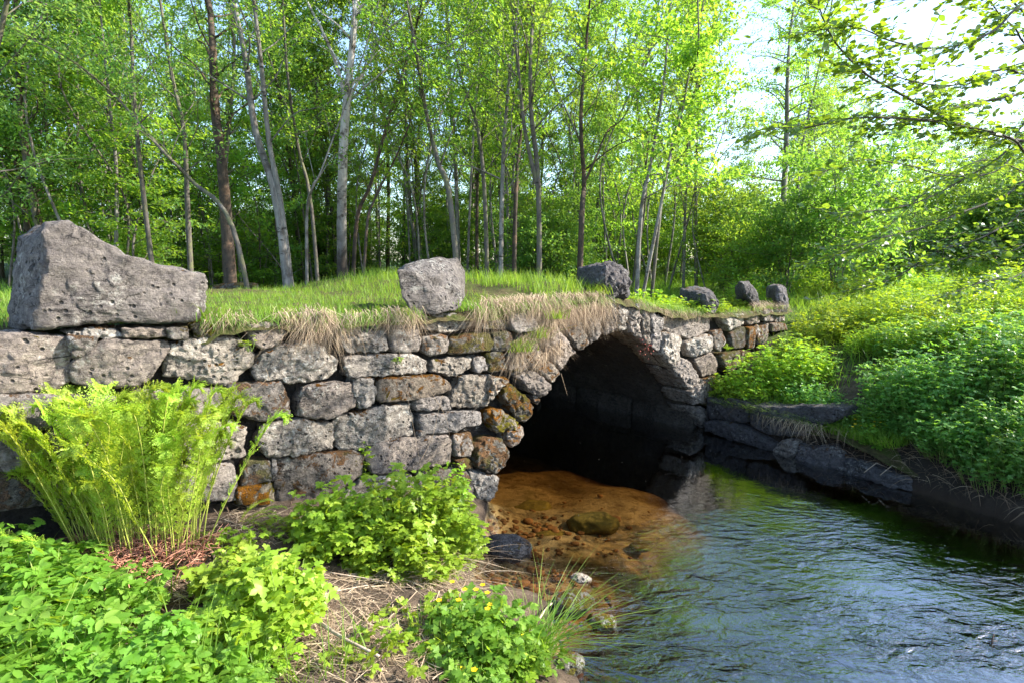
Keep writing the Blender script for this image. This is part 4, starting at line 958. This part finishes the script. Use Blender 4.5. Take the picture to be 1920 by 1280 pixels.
for i, (x, y, s, far) in enumerate(spots):
    j = 0 if (not far or x > 5 and y < 7 and rng.random() < .45) else int(rng.integers(1, 3)); z = float(terrain(x, y))-.02
    d = math.hypot(x, y); dist = 'close to the water' if d < 7.2 else 'halfway up the slope' if d < 11 else 'far up the slope'
    pj = to_px((x, y, z)); side = 'left part' if pj[0] < 1600 else 'middle' if pj[0] < 1800 else 'right part'
    lb = ('darker leafy bush ' if j == 0 else 'sunlit toothed-leaf bush ' if j == 1 else 'sunlit lobed-leaf bush ')+dist+', '+side+' of the right bank'
    if first[j]: o = protos[j]; first[j] = False; o.location = (x, y, z); o['label'] = lb; o.scale = (s, s, s)
    else: dup(protos[j], (x, y, z), rng.random()*6.283, (s, s, s*rng.uniform(.8, 1.1)), lb)
n = 42000; u = rng.uniform(SPAN+.15, 15, n); v = -4+14*rng.random(n); pp = W.o+u[:, None]*W.e-v[:, None]*W.n; kp = ((v < -.2) | (u > 6.3)); u, v, pp = u[kp], v[kp], pp[kp]
cl = np.array([noise.noise(Vector((a1*.7, b1*.7, 2))) for a1, b1 in zip(u, v)]); kp = cl > -.1; u, v, pp = u[kp], v[kp], pp[kp]
grass('bank_grass', 'bright tall grass growing among the plants on the right bank', u, v, terrain(pp[:, 0], pp[:, 1])-.02, rng.uniform(.22, .5, len(u)), .004, M_GRASS, lean=.5)
q = B.pt(*B.hit(1620, 860, .25)[:1], .25, .25); marigold('low plant with small yellow flowers by the rocks on the right waterline', q, 30, .2, .24, 9, 77, .04)
a = Acc(); n = 900; t_ = rng.uniform(.45, 1.5, n); q0 = at_z(1320, 802)[None]*(1-t_[:, None])+at_z(1800, 952)[None]*t_[:, None]; off = rng.uniform(.02, .45, n); pp = q0-B.n*off[:, None]; pp[:, 2] = terrain(pp[:, 0], pp[:, 1])+.03
L = rng.uniform(.08, .3, n); blades(a, pp, B.n*(L*.6)[:, None]+B.e*(rng.normal(0, .6, n)*L)[:, None]+np.array([0, 0, .05]), -np.array([0, 0, 1.])*(L*.6)[:, None], rng.normal(0, 1, (n, 3)), .002, rng.random(n)*.8)
for i in range(26):
    t0_ = rng.uniform(.5, 1.5); q0 = at_z(1320, 802)*(1-t0_)+at_z(1800, 952)*t0_-B.n*rng.uniform(.1, .4); q0[2] = float(terrain(q0[0], q0[1]))+.02
    d = B.n*.12+B.e*rng.normal(0, .2)+np.array([0, 0, -.08]); tube(a, spline([q0, q0+d*.5+[0, 0, .03], q0+d+rng.normal(0, .03, 3)], 7), .006, .002, 5, .1)
tag(a.link('bank_litter', M_DRY), 'dead stalks and roots hanging on the dark right waterline bank', 'litter', kind='stuff')
for (px_, py_, ang) in [(1620, 885, .3), (1650, 890, -.4)]:
    p0 = at_z(px_, py_, .12); a = Acc(); tube(a, [p0, p0+[.12*math.cos(ang), 0, .1], p0+[.3*math.cos(ang), .05, .02]], .004, .002, 5); tag(a.link('fallen_stick', M_STICK), 'thin pale stick at the right waterline '+('below the yellow flowers' if ang > 0 else 'right of the yellow flowers'), 'stick')

# foam specks and a twig on the water
a = Acc(); n = 80; u = rng.uniform(-.7, 3.3, n); v = rng.uniform(-2.2, 1.8, n); pp = W.o+u[:, None]*W.e-v[:, None]*W.n; pp[:, 2] = .004; kp = terrain(pp[:, 0], pp[:, 1], False) < -.03; pp = pp[kp]; n = len(pp)
leaves(a, T_DIAM, pp, np.column_stack([rng.normal(0, 1, (n, 2)), np.zeros(n)]), np.tile([0, 0, 1.], (n, 1)), .006*rng.uniform(.4, 1.3, n), .006)
tag(a.link('foam_specks', mat_plain('foam', (.4, .38, .34), (.6, .57, .5), 20)), 'tiny pale specks floating on the dark water', 'foam', kind='stuff')
p = at_z(1860, 1203); a = Acc(); tube(a, [p-[0, 0, .1], p+[0, 0, .02], p+[.005, 0, .05]], .006, .003, 5); tube(a, [p+[-.02, 0, .005], p+[.03, 0, .008]], .004, .002, 5); tag(a.link('water_twig', M_TWIG), 'tiny dark twig sticking out of the rippled water', 'twig')
#@@PART4
# ---------------------------------------------------------------- trees
def tree_acc(stems, r0, nb=30, t0=.3, Lb=1.6, tw=6, lf=20, leaf=.075, elev=(.5, 1.1), seed=0, tpl=T_DIAM, spread=.075, taper=.12, twl=.55, flatn=.28, sides=8, jag=0.):
    g_ = np.random.default_rng(seed); Tr, Cr = Acc(), Acc(); LP, LD = [], []
    H_ = max(s[-1][2] for s in stems)
    for si, st in enumerate(stems):
        c = spline(st, 36); rr = r0 if np.isscalar(r0) else r0[si]
        tube(Tr, c, rr, rr*taper, sides, jit=.12, pw=.85)
        nbs = nb if np.isscalar(nb) else nb[si]
        L_ = np.linalg.norm(np.diff(c, axis=0), axis=1).sum()
        for b in range(nbs):
            t = t0+(1-t0)*(b+g_.random())/nbs; k = min(34, int(t*35)); p0 = c[k]; az = b*2.4+g_.normal(0, .4); el = g_.uniform(*elev)
            L = Lb*(1-.62*(t-t0)/(1-t0))*g_.uniform(.55, 1.2)
            d = np.array([math.cos(az)*math.cos(el), math.sin(az)*math.cos(el), math.sin(el)])
            pts = [p0, p0+d*L*.35+g_.normal(0, .04*L, 3), p0+d*L*.7+np.array([0, 0, -.04*L])+g_.normal(0, .06*L, 3), p0+d*L+np.array([0, 0, -.10*L])]
            bc = spline(pts, 9); rb = max(.004, rr*(1-t*.8)*.34); tube(Tr, bc, rb, .003, 4)
            for q in range(tw):
                s = .25+.75*(q+g_.random())/tw; pk = bc[min(8, int(s*8.9))]; a2 = g_.random()*6.283; dd = unit(d*.7+np.array([math.cos(a2), math.sin(a2), g_.uniform(-.2, .4)])*.9)
                l2 = twl*L/Lb*g_.uniform(.5, 1.2)+.12; e2 = pk+dd*l2
                if q % 2 == 0: tube(Tr, [pk, (pk+e2)/2+g_.normal(0, .02, 3), e2], .004, .002, 3)
                ss = g_.random(lf); LP.append(pk+(e2-pk)*ss[:, None]+g_.normal(0, spread, (lf, 3))*[1, 1, .55]); LD.append(np.tile(dd, (lf, 1)))
    LP = np.concatenate(LP); LD = np.concatenate(LD); n = len(LP)
    D = unit(LD*.5+g_.normal(0, .6, (n, 3))-[0, 0, .25]); N = unit(np.array([0, 0, 1.])+g_.normal(0, flatn, (n, 3)))
    leaves(Cr, tpl, LP, D, N, leaf*g_.uniform(.55, 1.25, n), leaf*g_.uniform(.6, .9, n), np.clip(g_.random(n), 0, 1))
    return Tr, Cr
def tree_obj(name, label, loc, stems, bark, lmat, group=None, **kw):
    e_ = empty(name, tuple(loc), label, 'tree', group); Tr, Cr = tree_acc(stems, **kw)
    Tr.link('trunk', bark, e_); Cr.link('crown', lmat, e_); return e_
def traced(name, label, Yd, stems_px, wpx, bark, lmat, seed, top=9.0, dy=.8, **kw):
    g_ = np.random.default_rng(seed); p0 = at_y(*stems_px[0][0], Yd); base = np.array([p0[0], Yd, float(terrain(p0[0], Yd))-.05])
    stems = []
    for k, s in enumerate(stems_px):
        P_ = [at_y(x, y, Yd+dy*g_.uniform(-.2, .2)+(.25*i*g_.choice([-1, 1])*.4)) for i, (x, y) in enumerate(s)]
        P_[0] = base+np.array([.08*k, .05*k, 0]) if np.hypot(s[0][0]-stems_px[0][0][0], s[0][1]-stems_px[0][0][1]) < 25 else P_[0]
        P_ = [p-base for p in P_]
        if P_[-1][2] > 3.2 and P_[-1][2] < top:
            d = P_[-1]-P_[-2]; d = d/max(d[2], .3); d[:2] = np.clip(d[:2], -.35, .35); dz = top-P_[-1][2]; P_.append(P_[-1]+d*dz*.5); P_.append(P_[-2]+d*dz*[.7, .7, 1])
        stems.append(P_)
    r = [w/2*Yd/FPX for w in wpx]
    return tree_obj(name, label, base, stems, bark, lmat, 'trees behind the bridge', r0=r, seed=seed, **kw)
K1 = dict(nb=19, t0=.25, Lb=1.7, tw=6, lf=19, leaf=.075)
traced('birch_tree', 'pale forked birch with three stems left of the dark-based birch', 9.6, [[(547,532),(522,400),(480,250),(460,110),(440,10),(425,-80)], [(545,528),(530,410),(505,270),(490,125),(478,20),(470,-60)], [(551,528),(575,425),(587,350),(610,300)]], [17, 13, 7], M_BARKP, M_TREE[0], 201, nb=[15, 15, 5], t0=.3, Lb=1.6, tw=6, lf=15, leaf=.07)
traced('tree', 'thick dark rough-barked tree behind the largest kerb boulder', 10.8, [[(432,532),(426,440),(418,330),(403,200),(398,75),(386,-30)]], [25], M_BARKD, M_TREE_COOL, 202, top=10, **{**K1, 'nb': 24, 't0': .35})
traced('tree', 'thin grey tree leaning steeply to the left behind the largest boulder', 9.0, [[(484,525),(438,432),(360,340),(300,278),(215,180),(120,105),(20,60)]], [10], M_BARKG, M_TREE_COOL, 203, top=3, nb=16, t0=.35, Lb=1.2, tw=5, lf=16, leaf=.075)
traced('birch_tree', 'tall birch with dark base and white upper trunk left of the tilted boulder', 10.0, [[(638,538),(641,450),(643,300),(650,190),(660,90),(668,0),(672,-80)], [(648,190),(630,120),(603,55),(575,0),(560,-60)], [(652,192),(700,150),(770,100),(850,80)], [(646,200),(690,120),(720,60),(770,10)]], [22, 7, 5, 6], M_BARKB, M_TREE[0], 204, nb=[18, 7, 6, 6], t0=.4, Lb=1.5, tw=6, lf=11, leaf=.065)
traced('tree', 'slim dark tree leaning right beside the tall birch', 10.4, [[(652,532),(666,440),(697,340),(735,200),(772,85),(800,-40)]], [9], M_BARKD, M_TREE[0], 205, **K1)
traced('tree', 'thin dark sapling leaning right, second right of the tall birch', 9.8, [[(664,532),(686,450),(702,375),(740,300),(765,240)]], [7], M_BARKD, M_TREE[0], 206, top=5, **{**K1, 'nb': 8})
traced('tree', 'grey tree leaning left from behind the tilted kerb boulder', 9.4, [[(876,528),(847,400),(820,300),(797,200),(780,95),(762,0)]], [13], M_BARKG, M_TREE[0], 207, **K1)
traced('tree', 'straight grey tree just right of the tilted boulder', 10.2, [[(914,530),(911,425),(897,250),(872,170),(850,90),(832,0)]], [11], M_BARKG, M_TREE[1], 208, top=7.3, **K1)
traced('tree', 'pale slender tree, second right of the tilted boulder', 9.8, [[(934,528),(941,380),(950,200),(966,60),(975,-30)]], [12], M_BARKP, M_TREE[0], 209, top=7.3, **K1)
traced('tree', 'twin-stemmed grey tree left of the knobbly boulder', 9.5, [[(1012,528),(1010,370),(996,210),(995,100),(1003,0)], [(1012,366),(985,250),(970,110),(958,0)]], [12, 9], M_BARKG, M_TREE[1], 210, top=7.2, nb=[14, 12], t0=.25, Lb=1.7, tw=6, lf=15, leaf=.08)
traced('tree', 'dark tree with a crooked trunk directly behind the knobbly boulder', 10.0, [[(1086,520),(1091,400),(1095,340),(1089,225),(1098,100),(1106,0)], [(1093,350),(1120,290),(1140,245),(1180,200)]], [12, 5], M_BARKD, M_TREE[1], 211, top=7.2, nb=[16, 6], t0=.3, Lb=1.7, tw=6, lf=15, leaf=.08)
traced('tree', 'slim tree leaning right above the low mossy boulder', 9.8, [[(1221,532),(1236,415),(1250,325),(1275,230),(1290,150)]], [7], M_BARKG, M_TREE[1], 212, top=7.5, **K1)
traced('maple_tree', 'leafy bright maple with pale thin stem right of the knobbly boulder', 9.6, [[(1194,532),(1202,400),(1221,300),(1245,150),(1255,30)], [(1205,532),(1240,380),(1265,250),(1290,150),(1310,80)]], [9, 7], M_BARKP, M_TREE[1], 213, top=7.5, nb=[26, 22], t0=.2, Lb=1.5, tw=7, lf=22, leaf=.1, elev=(.1, .7), flatn=.25)
traced('birch_tree', 'tall light birch standing alone beyond the far end of the bridge', 13, [[(1461,560),(1468,400),(1475,250),(1476,165),(1482,60)], [(1485,560),(1490,420),(1500,300),(1520,200)]], [13, 7], M_BARKP, M_TREE[0], 214, top=8.5, nb=[38, 14], t0=.2, Lb=1.3, tw=7, lf=20, leaf=.065, elev=(.2, .8))
traced('tree', 'grey tree with upright trunk behind the right half of the largest boulder', 11.2, [[(355,530),(352,400),(345,250),(322,140),(300,0)]], [11], M_BARKG, M_TREE_COOL, 215, **K1)
traced('tree', 'leaning grey tree behind the middle of the largest boulder', 11.0, [[(292,530),(266,340),(253,200),(246,60),(240,-40)]], [10], M_BARKG, M_TREE_COOL, 216, **K1)
traced('tree', 'slim tree behind the left half of the largest boulder', 11.6, [[(214,530),(218,330),(205,190),(190,40)]], [8], M_BARKP, M_TREE[2], 217, **K1)
traced('tree', 'grey tree right of the forked birch', 11.0, [[(600,532),(585,400),(560,280),(540,150),(530,0)]], [8], M_BARKG, M_TREE[1], 218, **K1)
traced('tree', 'dark trunk between the pale slender tree and the twin-stemmed tree', 10.8, [[(962,530),(966,400),(975,260),(985,120),(990,0)]], [10], M_BARKD, M_TREE[0], 219, **K1)
traced('tree', 'slender trunk above the low mossy boulder, farther back', 13.0, [[(1306,540),(1305,400),(1307,260),(1312,150)]], [7], M_BARKG, M_TREE[1], 220, top=7, **{**K1, 'nb': 22, 'leaf': .09})
traced('tree', 'leafy tree reaching into the frame from the left edge', 8.2, [[(-70,560),(-60,400),(-30,200),(10,20),(20,-80)]], [14], M_BARKG, M_TREE_COOL, 221, top=8.5, nb=30, t0=.15, Lb=2.0, tw=7, lf=22, leaf=.08, elev=(.1, .7))

# trees filling the wood: a few kinds, copied
def straight(h, g_, lean=.05): return [[np.array([g_.normal(0, lean)*h*t, g_.normal(0, lean)*h*t, h*t]) for t in (0, .3, .6, .85, 1)]]
G2 = np.random.default_rng(55)
def variant(kind, i):
    if kind == 'tall': return tree_obj('tree', 'x', (0, 0, 0), straight(12+i, G2), [M_BARKG, M_BARKP, M_BARKD][i % 3], M_TREE[i % 2], None, r0=.075, nb=48, t0=.2, Lb=1.9, tw=6, lf=30, leaf=.105, seed=300+i, sides=6)
    if kind == 'young': return tree_obj('young_tree', 'x', (0, 0, 0), straight(4.2+.8*i, G2, .09), M_BARKG, M_TREE[[1, 2, 1][i % 3]], None, r0=.03, nb=26, t0=.12, Lb=1.3, tw=6, lf=22, leaf=.09, elev=(.0, .6), flatn=.25, seed=320+i, sides=5)
    if kind == 'cool': return tree_obj('tree', 'x', (0, 0, 0), straight(11+i, G2), [M_BARKG, M_BARKD][i % 2], M_TREE_COOL, None, r0=.06, nb=54, t0=.12, Lb=1.9, tw=6, lf=30, leaf=.1, elev=(.1, .8), seed=380+i, sides=6)
    if kind == 'pole': return tree_obj('slender_tree', 'x', (0, 0, 0), straight(8.5+i, G2, .1), [M_BARKP, M_BARKG, M_BARKP][i % 3], M_TREE[i % 2], None, r0=.035, nb=26, t0=.22, Lb=1.0, tw=4, lf=12, leaf=.085, elev=(.3, 1.2), seed=360+i, sides=5)
    if kind == 'shrub': return tree_obj('shrub', 'x', (0, 0, 0), [[np.array([0, 0, 0.]), np.array([.2*math.cos(a_), .2*math.sin(a_), .9]), np.array([.6*math.cos(a_), .6*math.sin(a_), 1.9])] for a_ in (0, 1.6, 3.1, 4.7)], M_BARKG, M_TREE[i % 3], None, r0=[.018]*4, nb=14, t0=.1, Lb=.8, tw=5, lf=22, leaf=.075, elev=(.1, .8), seed=340+i, sides=4)
VT = {'tall': [variant('tall', i) for i in range(4)], 'young': [variant('young', i) for i in range(4)], 'shrub': [variant('shrub', i) for i in range(3)], 'pole': [variant('pole', i) for i in range(4)], 'cool': [variant('cool', i) for i in range(3)]}
used = set()
NAMES = {'tall': 'tall wood tree', 'young': 'leafy young understory tree', 'shrub': 'low leafy shrub', 'pole': 'slender pole-like tree', 'cool': 'deep green leafy tree'}
def place(kind, x, y, s, j=None):
    j = int(G2.integers(0, len(VT[kind]))) if j is None else j; z = float(terrain(x, y))-.05; d = math.hypot(x, y)
    band = 'at the near edge of the wood' if d < 13 else 'in the middle of the wood' if d < 22 else 'deep in the wood'
    lb = f"{NAMES[kind]} {band}, {zone((x, y, z+1))}".replace('at the near edge of the wood', 'at the wood edge').replace('in the middle of the wood', 'mid-wood').replace('deep in the wood', 'deep in the wood'); gname = {'tall': 'tall trees filling the wood', 'young': 'young trees under the tall ones', 'shrub': 'shrubs at the foot of the wood', 'pole': 'slender trees in the wood', 'cool': 'deep green trees on the left of the wood'}[kind]
    sc_ = (s, s, s*G2.uniform(.9, 1.1)); root = VT[kind][j]
    if (kind, j) not in used: used.add((kind, j)); o = root; o.location = (x, y, z); o.rotation_euler = (0, 0, G2.random()*6.283); o.scale = sc_; o['label'] = lb; o['group'] = gname
    else: o = dup(root, (x, y, z), G2.random()*6.283, sc_, lb, gname)
    o['category'] = 'shrub' if kind == 'shrub' else 'tree'; return o
def sky_cap(px, hi=-400):            # how high the wood may stand in each direction (pixels row of its top)
    return np.interp(px, [-400, 800, 1000, 1290, 1350, 1420, 1480, 1560, 1700, 2300], [-500, -350, -110, -90, 230, 250, 80, 240, 280, 230])
def fill(kind, n, x0, x1, d0, d1, H0, s0, s1, pw=1.):
    k = 0; tries = 0
    while k < n and tries < n*30:
        tries += 1; px = G2.uniform(x0, x1); d = d0+(d1-d0)*G2.random()**pw; x = (px-960)/FPX*d; y = d; u, v = W.uv(x, y)
        if v < 5 and u < 8: continue
        if u > SPAN+.3 and px > 1300 and d < 9: continue
        if -.8 < u < SPAN+.8 and v < 12: continue
        s = G2.uniform(s0, s1); cap = CAM_H+(490-sky_cap(px))/FPX*d
        if kind != 'shrub' and H0*s+1.7 > cap: s = (cap-1.7)/H0
        if s < .35: continue
        place(kind, x, y, s); k += 1
fill('cool', 28, -300, 640, 11.0, 26, 12, .7, 1.05, 1.2)
fill('tall', 52, 150, 1330, 11.5, 30, 13.5, .75, 1.05, 1.2)
fill('young', 40, -250, 700, 10.8, 22, 5.4, .7, 1.2)
fill('young', 44, -250, 1400, 10.5, 24, 5.4, .7, 1.15, 1.2)
fill('pole', 90, -200, 1330, 10.8, 18, 9.5, .75, 1.1, 1.)
fill('pole', 14, 1400, 1560, 13, 24, 9.5, .6, .9, 1.)
fill('young', 26, 300, 1400, 20, 34, 5.4, .9, 1.5)
fill('shrub', 40, 200, 1400, 18, 30, 2., 1.2, 1.8)
fill('shrub', 60, -200, 1450, 10.5, 24, 2., .7, 1.2)
fill('young', 46, 1400, 2300, 13, 30, 5.4, .8, 1.5)
fill('tall', 18, 1440, 2300, 22, 45, 13.5, .6, 1.0)
fill('shrub', 46, 1450, 2300, 11, 26, 2., .8, 1.5)
fill('tall', 30, -300, 2200, 36, 75, 13.5, .8, 1.2)
for k_ in VT:
    for j_, o in enumerate(VT[k_]):
        if (k_, j_) not in used: place(k_, (G2.uniform(100, 1200)-960)/FPX*24, 24, .8, j_)

# alder on the right bank, its branches reaching into the frame
def alder():
    base = np.array([6.3, 4.6, float(terrain(6.3, 4.6))-.05]); g_ = np.random.default_rng(9)
    e_ = empty('alder_tree', tuple(base), 'overhanging alder whose leafy branches reach in from the right edge', 'tree'); Tr, La = Acc(), Acc()
    tr = np.array([[0, 0, 0], [-.1, .05, 1.2], [-.15, 0, 2.6], [0, .1, 4.2], [.2, .2, 6.]]); tube(Tr, spline(tr, 20), .11, .03, 10, jit=.1)
    # visible branches: pixel paths with depths, tip first
    BR = [([(1960,268,4.3),(1880,256,4.1),(1790,233,3.9),(1700,223,3.7),(1600,222,3.6),(1520,238,3.5),(1455,240,3.4)], .011, 2.6),
          ([(1960,170,4.4),(1880,184,4.2),(1800,200,4.1),(1720,225,3.95),(1660,235,3.9)], .012, 3.1),
          ([(1790,233,3.9),(1740,205,3.8),(1680,172,3.7),(1625,140,3.6),(1570,85,3.5),(1540,25,3.4),(1530,-30,3.4)], .008, None),
          ([(1960,300,4.2),(1900,262,4.0),(1840,243,3.95),(1780,233,3.9)], .012, 2.4),
          ([(1960,90,4.4),(1900,50,4.2),(1865,15,4.1),(1840,-40,4.0)], .009, 3.6),
          ([(1960,-10,3.8),(1860,60,3.7),(1770,90,3.6),(1680,80,3.5),(1600,50,3.4),(1520,60,3.3)], .008, 4.),
          ([(1960,330,4.6),(1880,370,4.4),(1800,400,4.3),(1720,430,4.2),(1640,450,4.1),(1570,480,4.0)], .009, 2.2),
          ([(1960,380,4.8),(1890,420,4.6),(1830,450,4.5),(1760,470,4.4),(1680,520,4.3),(1620,540,4.2)], .008, 2.),
          ([(1960,210,4.6),(1880,290,4.5),(1800,340,4.4),(1720,380,4.3),(1640,395,4.2),(1560,400,4.1)], .008, 2.7),
          ([(1960,450,4.6),(1900,470,4.5),(1850,472,4.4),(1790,490,4.3),(1720,500,4.2)], .007, 1.8),
          ([(1960,140,3.6),(1880,130,3.5),(1790,160,3.4),(1700,150,3.3),(1640,120,3.3)], .007, 3.3),
          ([(1960,30,4.6),(1880,-10,4.5),(1790,-20,4.4),(1690,0,4.2),(1600,-10,4.1),(1520,-30,4.0)], .008, 3.9),
          ([(1960,500,5.2),(1900,520,5.1),(1840,530,5.0),(1760,560,4.9)], .007, 1.5),
          ([(1960,240,5.2),(1870,320,5.1),(1780,330,5.0),(1700,310,4.9),(1620,300,4.8),(1550,320,4.7)], .008, 2.8),
          ([(1960,330,5.5),(1850,300,5.4),(1750,350,5.3),(1650,440,5.2),(1580,500,5.1)], .008, 2.6)]
    for path, r, hz in BR:
        P_ = [at_y(x, y, Y_)-base for x, y, Y_ in path]
        if hz is not None: q0 = np.array([-.1, .05, hz-.6]); P_ = [q0, (q0+P_[0])/2+[0, 0, .12]]+P_
        c = spline(P_, 60); tube(Tr, c, r*1.25, .0025, 6, jit=.15); T_ = unit(np.gradient(c, axis=0)); i0 = 9 if hz is not None else 4
        for i in range(i0, 60, 2):
            for _ in range(2):
                a2 = g_.normal(0, .5); side = unit(np.cross(T_[i], [0, 0, 1.]))*g_.choice([-1, 1]); d = unit(T_[i]*g_.uniform(.5, 1.1)+side*g_.uniform(.4, 1.)+np.array([0, 0, g_.normal(-.02, .28)])); L = g_.uniform(.1, .42)
                tc = spline([c[i], c[i]+d*L*.5+g_.normal(0, .01, 3), c[i]+d*L+[0, 0, -.03*L]], 7); tube(Tr, tc, .0026, .0012, 3)
                m = int(3+L*22); tt = g_.random(m); p = c[i]+d*(tt*L)[:, None]+g_.normal(0, .008, (m, 3)); sg = g_.choice([-1, 1], m)[:, None]
                D = unit(d+unit(np.cross(d, [0, 0, 1.]))*sg*g_.uniform(.5, 1.2, (m, 1))+g_.normal(0, .3, (m, 3))); N = unit(np.array([0, 0, 1.])+g_.normal(0, .45, (m, 3)))
                leaves(La, T_OVATE, p+D*.012, D, N, .05*g_.uniform(.55, 1.2, m), .062*g_.uniform(.55, 1.1, m), g_.random(m))
    Tr.link('trunk', M_BARKG, e_); La.link('crown', M_ALDER, e_)
alder()
# mossy log at the edge of the wood
p0 = at_y(402, 541, 9.2); p1 = at_y(482, 536, 9.2); a = Acc(); tube(a, spline([p0, (p0+p1)/2+[0, 0, .02], p1], 12), .06, .045, 10, jit=.25)
tag(a.link('fallen_log', M_STONES[3]), 'mossy fallen log lying at the edge of the wood behind the largest boulder', 'log')
